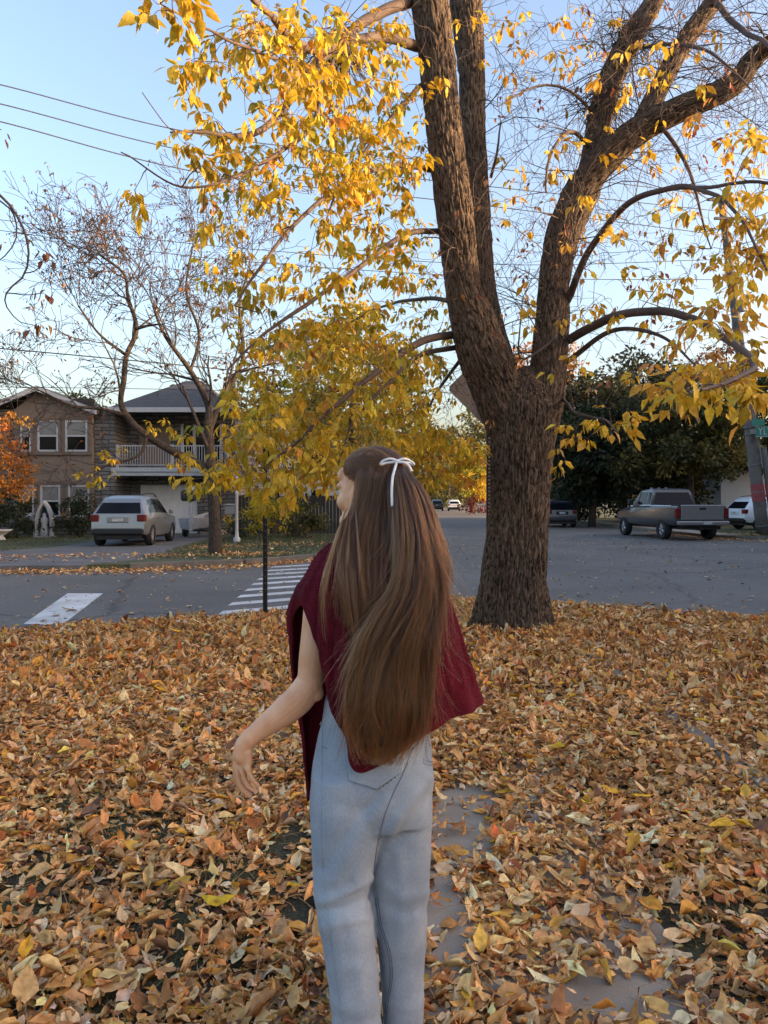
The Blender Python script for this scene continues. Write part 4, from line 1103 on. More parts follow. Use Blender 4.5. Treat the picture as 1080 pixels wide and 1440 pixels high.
# ------------------------------------------------------------------ the bare tree in front of the house
DB = 21.0
bt = thing('bare_tree', tuple(at(303, 779, DB)), 'nearly bare brown tree with a long bent limb, in front of the house', 'tree')
B_ = MB()
cl = [capsule_chain(B_, [(303, 795, DB, 34), (303, 780, DB, 27), (302, 740, DB, 21), (300, 700, DB, 20), (296, 650, DB, 19), (293, 600, DB, 16), (292, 568, DB, 12), (268, 522, DB, 9), (232, 472, DB - .3, 6), (215, 430, DB - .4, 4)], 12),
      capsule_chain(B_, [(297, 668, DB, 16), (283, 655, DB, 15), (247, 637, DB - .2, 14), (207, 613, DB - .4, 12), (182, 590, DB - .5, 12), (170, 566, DB - .5, 10), (174, 535, DB - .4, 10), (178, 500, DB - .2, 9), (192, 463, DB, 8), (180, 418, DB, 6), (174, 385, DB, 5), (140, 358, DB, 4)], 10),
      capsule_chain(B_, [(294, 605, DB, 13), (312, 560, DB + .4, 10), (337, 518, DB + .6, 8), (342, 490, DB + .7, 7), (337, 430, DB + .8, 5), (350, 380, DB + 1, 4)], 10)]
for pts in ([(190, 463, DB, 6), (208, 458, DB - .3, 5), (224, 456, DB - .5, 3)], [(182, 585, DB - .5, 8), (140, 575, DB - .8, 6), (100, 570, DB - 1, 5), (57, 550, DB - 1.2, 3)], [(268, 522, DB, 6), (280, 470, DB + .4, 5), (262, 410, DB + .6, 4), (270, 350, DB + .8, 3)], [(178, 500, DB, 6), (140, 470, DB - .5, 4), (110, 430, DB - .6, 3)], [(207, 613, DB - .4, 7), (195, 640, DB - .8, 5), (150, 655, DB - 1.2, 3)]):
    cl.append(capsule_chain(B_, pts, 8))
B_.build('trunk', M_bark2, bt, smooth=True)
g2 = Grower()
for q in cl: g2.seed(q[::2])
tips = []
for ci, (q, L0, cnt) in enumerate(zip(cl, (1.9, 1.9, 2.0, .9, 1.8, 1.6, 1.6, 1.0), (11, 12, 11, 3, 8, 8, 7, 4))):
    k0 = int(len(q) * (.45 if ci < 2 else .12))
    for k in range(cnt):
        i_ = random.randint(k0, len(q) - 1) if k > 2 else len(q) - 1
        t_ = nrm(q[min(i_ + 1, len(q) - 1), :3] - q[max(i_ - 1, 0), :3]); s_ = nrm(np.cross(t_, rng.normal(size=3)) + np.array([0, 0, .35])); a = random.uniform(.1, .4) if k < 3 else random.uniform(.6, 1.2)
        sprout(g2, q[i_, :3], t_ * math.cos(a) + s_ * math.sin(a), L0 * random.uniform(.7, 1.15), q[i_, 3] * .55, 3 if cnt > 5 else 2, up=.03, rnd=.17, kids=(3, 4), n=3, tips=tips, rmin=.0075)
g2.tubes.build('branches', M_twig2, bt)
LF2 = Leafer(); RUST = [(3, (.15, .07, .035)), (2, (.20, .11, .045)), (1, (.10, .055, .035))]
for p, d_ in tips:
    if random.random() < .4: LF2.compound(p, rng.normal(size=3), random.uniform(.07, .13), RUST, k=3)
for r_ in ((140, 665, 30, 14), (255, 655, 20, 18), (235, 600, 30, 12), (160, 640, 20, 12)):
    for p in region(*r_, DB - 2.2, DB - 1.5, 9): LF2.compound(p, rng.normal(size=3), random.uniform(.14, .2), GOLD, k=5)
LF2.build('foliage', M_leafdull, bt, nv=3)

# ------------------------------------------------------------------ other trees and shrubs
def leafy_tree(name, base, crown, radii, table, n, lsize, rtrunk, label, group=None, clumps=60, spread=.55, bark=None, cat='tree', hollow=.35):
    """crown of leaf clumps carried by branches that reach each clump"""
    base = np.array(base, float); crown = np.array(crown, float); radii = np.array(radii, float)
    t = thing(name, tuple(base), label, cat, group)
    g = Grower()
    top = crown + np.array([0, 0, radii[2] * .5])
    q = g.limb(np.array([base - (0, 0, .2), base * .6 + crown * .4 + rng.normal(size=3) * .1 * rtrunk * 6 * (1, 1, 0), crown + rng.normal(size=3) * .1, top]), rtrunk, rtrunk * .25, n=9)
    g.tubes.build('trunk', bark or M_bark2, t); g.tubes = Tubes()
    u = nrm(rng.normal(size=(clumps, 3))); r = rng.uniform(hollow, 1, (clumps, 1)) ** .6
    cen = crown + u * r * radii * (1 + .15 * rng.normal(size=(clumps, 1)))
    cen = cen[cen[:, 2] > base[2] + .15]
    g.grow(cen, up=.06, wob=.08, thick=rtrunk * .12, tip=rtrunk * .04)
    g.tubes.build('branches', M_twig, t)
    k = rng.integers(0, len(cen), n); cr = spread * radii.mean() * .5 * rng.uniform(.6, 1.2, len(cen))
    off_ = rng.normal(size=(n, 3)); off_ = nrm(off_) * rng.uniform(0, 1, (n, 1)) ** .5 * cr[k][:, None] * np.array([1, 1, .7])
    P = cen[k] + off_; P[:, 2] = np.maximum(P[:, 2], base[2] + .05)
    A = nrm(off_) + rng.normal(size=(n, 3)) * .6 + np.array([0, 0, -.35])
    V, Q, pv = leaf_arrays(P, A, rng.normal(size=(n, 3)) + np.array([0, 0, .8]), np.full(n, lsize) * rng.uniform(.7, 1.3, n), lsize * .55 * rng.uniform(.7, 1.2, n), rng.normal(0, .4, n), rng.normal(.2, .2, n), 3)
    tone = colours(len(cen), table, .16)[k] * (1 + .12 * rng.normal(size=(n, 1)))
    mesh_np('foliage', V, Q, M_leafdull, t, col=np.repeat(np.clip(tone, .004, .95), pv, 0))
    return t
def pxr(rx, ry, d, deep=None): return (rx / F * d, (deep or rx) / F * d, ry / F * d)
ORANGE = [(4, (.46, .19, .03)), (3, (.54, .25, .035)), (2, (.36, .13, .025))]
DKGREEN = [(4, (.030, .042, .022)), (2, (.045, .058, .026)), (1, (.06, .06, .025))]
OLGREEN = [(4, (.10, .10, .03)), (3, (.15, .125, .03)), (2, (.07, .08, .03))]
BROWN = [(3, (.16, .085, .05)), (2, (.22, .12, .05)), (1, (.11, .06, .04))]
YGREEN = [(4, (.44, .33, .035)), (2, (.30, .28, .04)), (4, (.54, .35, .03))]
def lt(name, px, d, cy, rx, ry, table, n, ls, rt, label, **k):
    b0 = at(px, 703, d); b0[2] = .05
    return leafy_tree(name, b0, at(k.pop('cx', px), cy, d), pxr(rx, ry, d), table, n, ls, rt, label, **k)
lt('orange_tree', -8, 27.5, 650, 52, 68, ORANGE, 2600, .16, .07, 'small orange tree in front of the house at the left edge', clumps=60)
lt('golden_tree', 492, 29, 565, 105, 125, YGREEN, 8000, .22, .16, 'yellow-green tree behind the head of the person, across the street', clumps=90)
lt('maple_tree', 385, 34, 575, 75, 110, BROWN, 1500, .2, .16, 'thin brown tree with few leaves between the house and the person', clumps=60)
lt('evergreen_tree', 832, 46, 615, 78, 88, DKGREEN, 12000, .34, .25, 'dark evergreen tree behind the dark SUV', clumps=90)
lt('evergreen_tree', 905, 58, 600, 70, 95, DKGREEN, 11000, .4, .25, 'dark evergreen tree behind the cab of the pickup truck', clumps=80)
lt('maple_tree', 965, 44, 618, 85, 80, OLGREEN, 13000, .30, .25, 'broad olive green tree behind the bed of the pickup truck', clumps=90)
lt('evergreen_tree', 880, 50, 640, 130, 72, DKGREEN, 9000, .36, .25, 'wide dark evergreen tree filling the gap behind the pickup truck', clumps=110)
lt('maple_tree', 1085, 47, 600, 60, 75, OLGREEN, 8000, .3, .25, 'olive tree above the white SUV at the right edge', clumps=60)
lt('maple_tree', 752, 66, 545, 62, 65, ORANGE, 6000, .36, .3, 'sunlit orange tree seen through the fork of the big trunk', clumps=80)
lt('maple_tree', 900, 66, 560, 60, 45, BROWN, 4500, .32, .28, 'brown tree rising behind the evergreens', clumps=60)
lt('maple_tree', 1010, 62, 540, 50, 60, BROWN, 4000, .32, .28, 'brown tree left of the utility pole', clumps=50)
lt('street_tree', 664, 96, 672, 34, 32, YGREEN, 3600, .4, .25, 'pale yellow-green tree over the far parked cars', clumps=50)
lt('street_tree', 700, 120, 640, 60, 60, OLGREEN, 5000, .55, .35, 'olive tree far down the street behind the trunk', clumps=60)
lt('street_tree', 575, 100, 640, 58, 62, OLGREEN, 5500, .5, .35, 'dark olive tree at the left side of the far street', clumps=60)
lt('street_tree', 630, 165, 655, 90, 52, OLGREEN, 5500, .8, .5, 'broad tree closing the far end of the street', clumps=60)
lt('street_tree', 470, 80, 620, 70, 85, DKGREEN, 6000, .5, .35, 'dark tree across the street behind the face of the person', clumps=60)
lt('street_tree', 340, 62, 620, 80, 80, DKGREEN, 6000, .5, .3, 'dark tree behind the lamp post', clumps=60)
def shrub(px, d, rx, h, table, n, ls, label, group=None):
    b0 = at(px, 703, d); b0[2] = .06
    return leafy_tree('shrub', b0, b0 + (0, 0, h * .5), (rx, rx * .8, h * .55), table, n, ls, .03, label, group, clumps=36, cat='shrub', hollow=.1)
shrub(115, 30.6, 1.25, 1.75, DKGREEN, 1500, .13, 'dark evergreen shrub under the ground-floor window beside the SUV')
shrub(12, 29.8, 1.4, 1.7, DKGREEN, 1500, .14, 'dark evergreen shrub at the left edge under the orange tree')
shrub(40, 31.2, .9, .9, DKGREEN, 700, .12, 'low dark shrub behind the white flower ornament')
shrub(372, 29.5, 1.3, 1.7, OLIVE, 1300, .15, 'yellow-green shrub behind the thin sign post')
shrub(430, 30.5, 1.2, 1.4, OLGREEN, 1200, .15, 'olive shrub on the lawn left of the person')
shrub(335, 28.0, .55, .8, DKGREEN, 500, .09, 'low green shrub at the foot of the white lamp post')
shrub(668, 84, 2.2, 2.0, [(2, (.13, .025, .02)), (1, (.09, .03, .02))], 900, .25, 'dark red hedge shrub at the right of the far street')
shrub(812, 52, 2.4, 2.2, DKGREEN, 1200, .25, 'dark shrub between the dark SUV and the pickup truck')
shrub(745, 60, 3.0, 2.6, DKGREEN, 1200, .28, 'dark shrub just behind the trunk on the far side of the road')
shrub(1000, 44, 1.4, 1.3, DKGREEN, 700, .2, 'dark shrub behind the tailgate of the pickup truck')

# fence, far houses, white garage
M_fence = mat('dark_fence_boards', (.035, .03, .027), .85, var=.3, scale=4)
t = thing('fence', (-4.2, 34, .06), 'dark wooden board fence behind the lawn left of the person', 'fence')
b = MB(); x = -6.6
while x < -1.9: b.box(x, x + .14, 34.0, 34.03, .06, 1.75 + random.uniform(-.02, .02)); x += .155
b.build('boards', M_fence, t)
b = MB()
for x in np.arange(-6.6, -1.8, 1.55): b.box(x, x + .1, 34.031, 34.13, .05, 1.85)
b.build('fence_post', M_fence, t)
M_siding = mat('pale_siding', (.50, .46, .38), .8, var=.06); M_brick = mat('brown_brick', (.16, .09, .07), .9, var=.25, scale=9, bump=.3)
M_whiteclad = mat('white_cladding', (.66, .70, .74), .7, var=.05)
def simple_house(x, y, w, dp, h, rh, label, m, rz=0, wins=3, name='house', cat='house'):
    t = thing(name, (x, y, .05), label, cat)
    b = MB(); b.box(-w / 2, w / 2, 0, dp, 0, h); b.prism([(-w / 2, h), (w / 2, h), (0, h + rh - .05)], 'y', 0, dp)
    b.build('wall', m, t, local=True)
    b = MB(); slab(b, (-w / 2 - .4, h - .1), (0, h + rh), -.3, dp + .3, .15); slab(b, (0, h + rh), (w / 2 + .4, h - .1), -.3, dp + .3, .15); b.build('roof', M_shingle, t, local=True)
    for fl in range(2 if h > 4.5 else 1):
        for k in range(wins):
            xx = -w / 2 + (k + .5) * w / wins; zz = 1.0 + fl * 2.7
            f = MB(); f.box(xx - .5, xx + .5, -.05, -.003, zz, zz + 1.25); f = f.build('window', M_white, t, local=True)
            g = MB(); g.box(xx - .42, xx + .42, -.07, -.052, zz + .08, zz + 1.17); g.build('pane', M_glass, f, local=True)
    t.rotation_euler = (0, 0, rz); return t
simple_house(-7.5, 52, 9, 9, 5.2, 2.4, 'pale house showing through the yellow leaves left of the person', M_siding)
simple_house(-3.0, 88, 10, 10, 5.4, 2.6, 'brown brick house far down the left side of the street', M_brick)
simple_house(25.5, 49, 8, 7, 3.6, 1.2, 'white clad garage behind the white SUV at the right edge', M_whiteclad, wins=1, name='garage', cat='garage')
shrub(850, 62, 3.2, 3.6, DKGREEN, 2600, .3, 'tall dark hedge shrub under the evergreens')
shrub(915, 60, 3.4, 3.6, DKGREEN, 2600, .3, 'tall dark hedge shrub behind the cab of the pickup truck')
shrub(795, 66, 3.2, 3.4, DKGREEN, 2600, .3, 'tall dark hedge shrub above the roof of the dark SUV')
# unseen houses added beyond the right edge to block the low sun
simple_house(31, -9.5, 16, 14, 5.6, 1.9, 'brown brick house added out of view to the right to block the low sun', M_brick, rz=math.radians(65))
simple_house(30, 10, 20, 12, 5.4, 2.8, 'tall brown brick house added out of view at the right corner to block the low sun', M_brick, rz=math.radians(70), wins=5)
simple_house(38, 24, 18, 12, 8.0, 3.2, 'second tall brown brick house added out of view to the right to block the low sun', M_brick, rz=math.radians(70), wins=5)
simple_house(52, 33, 20, 12, 8.5, 3.6, 'third tall brown brick house added out of view to the right to block the low sun', M_brick, rz=math.radians(70), wins=5)

# neighbours farther along the left side, behind the orange tree and beyond the view
simple_house(-29, 33, 9, 9, 5.2, 2.2, 'beige neighbouring house beyond the left edge of the view', M_stucco)
simple_house(-41, 32, 9, 9, 5.0, 2.4, 'brown brick neighbouring house farther beyond the left edge', M_brick)
leafy_tree('maple_tree', (-24, 27, .05), (-24, 27, 5.2), (3.0, 3.0, 3.2), OLGREEN, 4500, .26, .2, 'olive green tree in the garden beyond the left edge', clumps=70)
leafy_tree('maple_tree', (-35, 26, .05), (-35, 26, 5.4), (3.4, 3.0, 3.4), ORANGE, 4500, .28, .2, 'tall orange tree in the second garden beyond the left edge', clumps=70)
leafy_tree('evergreen_tree', (-46, 46, .05), (-46, 46, 6), (5, 5, 6), DKGREEN, 7000, .4, .3, 'dark evergreen tree behind the neighbouring houses beyond the left edge', clumps=80)
leafy_tree('evergreen_tree', (-22, 56, .05), (-22, 56, 4.6), (5, 5, 4.2), DKGREEN, 7000, .4, .3, 'dark evergreen tree behind the two-storey house', clumps=80)
# thin branch at the left edge, from a young tree standing just outside the view
yt = thing('young_tree', (-3.3, 4.9, 0), 'young tree with thin curling branches and rust-brown leaves at the left edge', 'tree')
g = Grower()
g.limb(np.array([[-3.3, 4.9, -.1], [-3.25, 4.9, 1.5], [-3.3, 4.85, 3.2], [-3.2, 4.8, 4.6]]), .05, .012)
g.tubes.build('trunk', M_bark2, yt); g.tubes = Tubes()
d_ = 4.6
for pts, r0 in (([(-190, 250, 4.85), (-60, 235, d_), (0, 275, d_), (26, 306, d_), (39, 342, d_), (34, 384, d_), (10, 410, d_), (8, 432, d_), (26, 454, d_), (47, 457, d_)], .010),
                ([(-170, 300, 4.85), (-50, 262, d_), (0, 283, d_), (20, 302, d_), (22, 335, d_), (0, 365, d_), (-30, 380, d_)], .007),
                ([(34, 384, d_), (50, 378, d_), (62, 360, d_)], .004), ([(10, 412, d_), (35, 416, d_), (62, 412, d_)], .004), ([(-100, 250, d_), (-40, 190, d_), (2, 182, d_)], .005)):
    g.limb(pts, r0, .0025, n=6)
tips2 = []
for k in range(12):
    a = random.uniform(1.7, 4.6); z = random.uniform(2.2, 4.5)
    sprout(g, np.array([-3.27, 4.86, z]), (math.cos(a), math.sin(a), .5), random.uniform(.7, 1.2), .010, 2, up=.02, rnd=.18, kids=(2, 4), n=5, tips=tips2, rmin=.0025)
g.tubes.build('branches', M_twig, yt)
l3 = Leafer(); RB_ = [(2, (.30, .13, .05)), (2, (.22, .09, .045)), (1, (.38, .19, .05))]
for (x, y) in ((62, 352), (60, 352), (66, 406), (58, 410), (56, 453), (64, 455), (4, 184), (8, 340)):
    l3.compound(at(x, y, d_), (rng.normal() * .5, rng.normal() * .5, -.6), .075, RB_, k=3)
for p, d_t in tips2:
    if p[0] < -2.75 and random.random() < .6: l3.compound(p, d_t + (0, 0, -.4), .075, RB_, k=3)
l3.build('foliage', M_leaf, yt)
# ------------------------------------------------------------------ the person
def skin_mat():
    m, nt, nd, lk, b = nodes_of('skin')
    tc = N_(nt, 'ShaderNodeTexCoord')
    n1 = N_(nt, 'ShaderNodeTexNoise'); n1.inputs['Scale'].default_value = 14; n1.inputs['Detail'].default_value = 5
    n2 = N_(nt, 'ShaderNodeTexNoise'); n2.inputs['Scale'].default_value = 420
    for n in (n1, n2): lk.new(tc.outputs['Object'], n.inputs['Vector'])
    r = ramp(nt, [(.3, (.72, .33, .165)), (.55, (.82, .44, .245)), (.75, (.85, .49, .30))]); lk.new(n1.outputs['Fac'], r.inputs['Fac'])
    lk.new(r.outputs['Color'], b.inputs['Base Color']); b.inputs['Roughness'].default_value = .5
    b.inputs['Subsurface Weight'].default_value = .12; b.inputs['Subsurface Radius'].default_value = (1, .35, .2); b.inputs['Subsurface Scale'].default_value = .012
    bp = N_(nt, 'ShaderNodeBump'); bp.inputs['Strength'].default_value = .12; bp.inputs['Distance'].default_value = .002
    lk.new(n2.outputs['Fac'], bp.inputs['Height']); lk.new(bp.outputs['Normal'], b.inputs['Normal'])
    return m
def knit_mat():
    m, nt, nd, lk, b = nodes_of('burgundy_knit')
    uv = N_(nt, 'ShaderNodeUVMap', uv_map='UVMap')
    sx = N_(nt, 'ShaderNodeSeparateXYZ'); lk.new(uv.outputs['UV'], sx.inputs[0])
    def M2(op, a, c=None):
        n = N_(nt, 'ShaderNodeMath', operation=op)
        for i_, v in enumerate((a, c)):
            if v is None: continue
            if isinstance(v, (int, float)): n.inputs[i_].default_value = v
            else: lk.new(v, n.inputs[i_])
        return n.outputs[0]
    # rows of small V stitches: metres in UV
    su = M2('SINE', M2('MULTIPLY', sx.outputs['X'], 2 * math.pi / .0062))
    sk = M2('ABSOLUTE', M2('SINE', M2('MULTIPLY', sx.outputs['X'], math.pi / .0062)))
    svv = M2('SINE', M2('ADD', M2('MULTIPLY', sx.outputs['Y'], 2 * math.pi / .0065), M2('MULTIPLY', sk, 2.2)))
    hgt = M2('ADD', M2('MULTIPLY', su, .5), M2('MULTIPLY', svv, .5))
    tc = N_(nt, 'ShaderNodeTexCoord')
    n1 = N_(nt, 'ShaderNodeTexNoise'); n1.inputs['Scale'].default_value = 9; n1.inputs['Detail'].default_value = 6
    n2 = N_(nt, 'ShaderNodeTexNoise'); n2.inputs['Scale'].default_value = 320
    for n in (n1, n2): lk.new(tc.outputs['Object'], n.inputs['Vector'])
    r = ramp(nt, [(.3, (.092, .005, .012)), (.7, (.15, .0085, .019))]); lk.new(n1.outputs['Fac'], r.inputs['Fac'])
    r2 = ramp(nt, [(.0, (.55, .55, .55)), (.8, (1.25, 1.25, 1.25))]); lk.new(M2('ADD', M2('MULTIPLY', hgt, .25), M2('MULTIPLY', n2.outputs['Fac'], .8)), r2.inputs['Fac'])
    mx = N_(nt, 'ShaderNodeMix', data_type='RGBA', blend_type='MULTIPLY'); mx.inputs['Factor'].default_value = 1
    lk.new(r.outputs['Color'], mx.inputs['A']); lk.new(r2.outputs['Color'], mx.inputs['B'])
    lk.new(mx.outputs['Result'], b.inputs['Base Color']); b.inputs['Roughness'].default_value = .9
    b.inputs['Specular IOR Level'].default_value = .15; b.inputs['Sheen Weight'].default_value = .05; b.inputs['Sheen Tint'].default_value = (.8, .2, .3, 1)
    bp = N_(nt, 'ShaderNodeBump'); bp.inputs['Strength'].default_value = .7; bp.inputs['Distance'].default_value = .002
    lk.new(M2('ADD', hgt, M2('MULTIPLY', n2.outputs['Fac'], .8)), bp.inputs['Height']); lk.new(bp.outputs['Normal'], b.inputs['Normal'])
    return m
def denim_mat():
    m, nt, nd, lk, b = nodes_of('light_denim')
    tc = N_(nt, 'ShaderNodeTexCoord')
    n1 = N_(nt, 'ShaderNodeTexNoise'); n1.inputs['Scale'].default_value = 7; n1.inputs['Detail'].default_value = 5
    mp = N_(nt, 'ShaderNodeMapping'); mp.inputs['Scale'].default_value = (700, 700, 90)
    n2 = N_(nt, 'ShaderNodeTexNoise'); n2.inputs['Scale'].default_value = 1; n2.inputs['Detail'].default_value = 4
    lk.new(tc.outputs['Object'], mp.inputs['Vector']); lk.new(mp.outputs['Vector'], n2.inputs['Vector']); lk.new(tc.outputs['Object'], n1.inputs['Vector'])
    wv = N_(nt, 'ShaderNodeTexWave'); wv.bands_direction = 'DIAGONAL'; wv.inputs['Scale'].default_value = 170; wv.inputs['Distortion'].default_value = 1.5
    lk.new(tc.outputs['Object'], wv.inputs['Vector'])
    r = ramp(nt, [(.3, (.26, .305, .36)), (.5, (.315, .36, .415)), (.72, (.40, .445, .49))]); lk.new(n1.outputs['Fac'], r.inputs['Fac'])
    r2 = ramp(nt, [(.3, (.80, .82, .84)), (.7, (1.12, 1.11, 1.1))]); lk.new(n2.outputs['Fac'], r2.inputs['Fac'])
    mx = N_(nt, 'ShaderNodeMix', data_type='RGBA', blend_type='MULTIPLY'); mx.inputs['Factor'].default_value = 1
    lk.new(r.outputs['Color'], mx.inputs['A']); lk.new(r2.outputs['Color'], mx.inputs['B'])
    lk.new(mx.outputs['Result'], b.inputs['Base Color']); b.inputs['Roughness'].default_value = .85
    b.inputs['Specular IOR Level'].default_value = .2
    n3 = N_(nt, 'ShaderNodeMath', operation='ADD'); lk.new(wv.outputs['Fac'], n3.inputs[0]); lk.new(n2.outputs['Fac'], n3.inputs[1])
    bp = N_(nt, 'ShaderNodeBump'); bp.inputs['Strength'].default_value = .35; bp.inputs['Distance'].default_value = .0012
    lk.new(n3.outputs[0], bp.inputs['Height']); lk.new(bp.outputs['Normal'], b.inputs['Normal'])
    return m
M_skin = skin_mat(); M_knit = knit_mat(); M_denim = denim_mat()
M_thread = mat('indigo_thread', (.07, .09, .13), .8, var=.2, scale=90)
M_ribbon = mat('satin_ribbon', (.78, .76, .73), .35, var=.04, spec=.6)
M_top = mat('black_top', (.02, .02, .022), .9)
M_shoe = mat('white_shoe', (.5, .5, .48), .6)
M_hairbase = mat('hair_shadow', (.022, .013, .008), .7, var=.3, scale=30)
def hair_mat():
    m = bpy.data.materials.new('brown_hair'); m.use_nodes = True; nt = m.node_tree
    h = N_(nt, 'ShaderNodeBsdfHairPrincipled'); h.parametrization = 'COLOR'
    hi = N_(nt, 'ShaderNodeHairInfo'); at_ = N_(nt, 'ShaderNodeAttribute', attribute_name='tint')
    r = ramp(nt, [(0, (.020, .0062, .002)), (.35, (.066, .0215, .006)), (.7, (.17, .062, .018)), (1, (.38, .165, .056))]); nt.links.new(at_.outputs['Fac'], r.inputs['Fac'])
    # lengths grow lighter towards the ends
    r2 = ramp(nt, [(0, (.62, .58, .56)), (.35, (.85, .82, .8)), (1, (1.35, 1.17, 1.0))]); nt.links.new(hi.outputs['Intercept'], r2.inputs['Fac'])
    mx = N_(nt, 'ShaderNodeMix', data_type='RGBA', blend_type='MULTIPLY'); mx.inputs['Factor'].default_value = 1
    nt.links.new(r.outputs['Color'], mx.inputs['A']); nt.links.new(r2.outputs['Color'], mx.inputs['B'])
    nt.links.new(mx.outputs['Result'], h.inputs['Color'])
    h.inputs['Roughness'].default_value = .28; h.inputs['Radial Roughness'].default_value = .4
    nt.links.new(h.outputs[0], nt.nodes['Material Output'].inputs['Surface'])
    return m
M_hair = hair_mat()

person = thing('person', (0.0, 2.11, 0), 'long-haired person seen from behind in burgundy knit shawl and pale jeans, white hair bow', 'person')
PX = lambda x, y, d: at(x, y, d)
def rad(px, d): return px / F * d

# --- body: one continuous skin surface
B = MB()
def limb(pts, n=18, m=24, ends=True):
    """(px, py, d, radius_m) chain with rounded ends"""
    P = np.array([list(PX(x, y, d)) + [r] for x, y, d, r in pts]); q = crom(P, m)
    B.tube(q[:, :3], q[:, 3], n)
    if ends:
        for k in (0, -1): B.ell(q[k, :3], (q[k, 3],) * 3, 14, 10)
HC = np.array(PX(523, 694, 2.115))                       # middle of the head
yaw = math.radians(50)                                   # face turned left of straight away
fw = np.array([-math.sin(yaw), math.cos(yaw), 0]); lf = np.array([-math.cos(yaw), -math.sin(yaw), 0]); upv = np.array([0, 0, 1.])
RH = np.stack([lf, fw, upv], 1)
def hp(l, f, u): return HC + RH @ np.array([l, f, u])
def he(l, f, u, r): B.ell(hp(l, f, u), r, 22, 14, RH)
he(0, -.012, .03, (.074, .094, .092)); he(0, .022, .0, (.066, .074, .105)); he(0, .045, -.045, (.050, .052, .062))
he(0, .066, -.088, (.026, .026, .022)); he(0, .04, -.08, (.042, .045, .032))
for s in (-1, 1):
    he(s * .036, .064, -.022, (.026, .026, .028)); he(s * .03, .078, .022, (.026, .014, .012)); he(s * .046, .03, -.065, (.014, .04, .022)); he(s * .032, .052, -.076, (.026, .034, .026))
    he(s * .076, -.004, -.012, (.008, .019, .031)); he(s * .079, -.010, .002, (.006, .015, .020)); he(s * .077, .004, -.036, (.007, .009, .010))
he(0, .096, -.018, (.012, .012, .026)); he(0, .106, -.034, (.014, .014, .011)); he(0, .088, .012, (.010, .012, .02))
he(0, .090, -.058, (.022, .012, .007)); he(0, .089, -.070, (.020, .012, .008)); he(0, .08, .05, (.05, .02, .03))
limb([(524, 730, 2.125, .050), (525, 765, 2.135, .049), (526, 800, 2.14, .058)])
limb([(526, 790, 2.14, .075), (526, 850, 2.13, .105), (526, 930, 2.125, .100), (527, 1000, 2.12, .098), (526, 1060, 2.11, .115)], n=24)
limb([(526, 800, 2.14, .06), (470, 812, 2.13, .052), (450, 826, 2.125, .046)])
limb([(526, 800, 2.14, .06), (578, 814, 2.14, .048), (592, 830, 2.14, .040)])
# left arm, bent, reaching out to the left
limb([(452, 832, 2.125, .047), (446, 880, 2.115, .042), (440, 925, 2.105, .039), (437, 952, 2.10, .0365), (432, 972, 2.098, .037)], ends=True)
limb([(434, 964, 2.10, .040), (420, 983, 2.095, .0415), (398, 1002, 2.09, .038), (372, 1021, 2.085, .0300), (352, 1038, 2.08, .0240)])
B.ell(PX(441, 968, 2.098), (.026, .026, .026), 14, 10); B.ell(PX(443, 974, 2.094), (.0255, .025, .0245), 14, 10)
# hand
limb([(352, 1037, 2.08, .026), (343, 1049, 2.082, .025), (341, 1062, 2.084, .026)])
K = {'index': [(333, 1060, 2.105, .0125), (331.5, 1086, 2.118, .0098), (335, 1103, 2.122, .0086), (343, 1114, 2.122, .0077)],
     'middle': [(338, 1060, 2.092, .013), (335.5, 1090, 2.098, .0100), (341, 1108, 2.100, .0088), (352, 1118, 2.100, .0079)],
     'ring': [(344, 1060, 2.078, .013), (342.5, 1089, 2.078, .0098), (349.5, 1105, 2.078, .0085), (360, 1113, 2.080, .0076)],
     'little': [(349, 1060, 2.066, .012), (349.5, 1084, 2.060, .0088), (356, 1097, 2.058, .0076), (363.5, 1105, 2.060, .0068)],
     'thumb': [(342, 1052, 2.10, .015), (345, 1066, 2.125, .0125), (350, 1082, 2.140, .0098), (354, 1095, 2.146, .0085)]}
for k, v in K.items():
    limb([(x, y, d, r * (1 if i_ < 1 else .9)) for i_, (x, y, d, r) in enumerate(v)], n=14, m=16)
    if k != 'thumb': B.ell(PX(v[1][0] - 1.5, v[1][1] - 3, v[1][2] - .003), (.0085, .0075, .009), 12, 8)
for a, c in (('index', 'middle'), ('middle', 'ring'), ('ring', 'little')):       # palm between the knuckles
    limb([tuple((np.array(K[a][0]) + np.array(K[c][0])) / 2 + np.array([1, -6, 0, 0])), tuple((np.array(K[a][0]) * .5 + np.array(K[c][0]) * .5) * .35 + (np.array(K[a][1]) + np.array(K[c][1])) / 2 * .65)], m=8)
# right arm, under the shawl, forearm across the front
limb([(592, 832, 2.14, .040), (602, 885, 2.15, .038), (602, 950, 2.17, .035)])
limb([(602, 950, 2.17, .035), (590, 965, 2.25, .034), (562, 958, 2.30, .026), (548, 952, 2.315, .022)])
for k in range(4): limb([(548, 945 + 5 * k, 2.315, .010), (534, 943 + 6 * k, 2.325, .009), (524, 947 + 6 * k, 2.32, .0075)], m=8, n=10)
limb([(552, 945, 2.31, .011), (545, 932, 2.30, .009), (538, 926, 2.30, .008)], m=8, n=10)
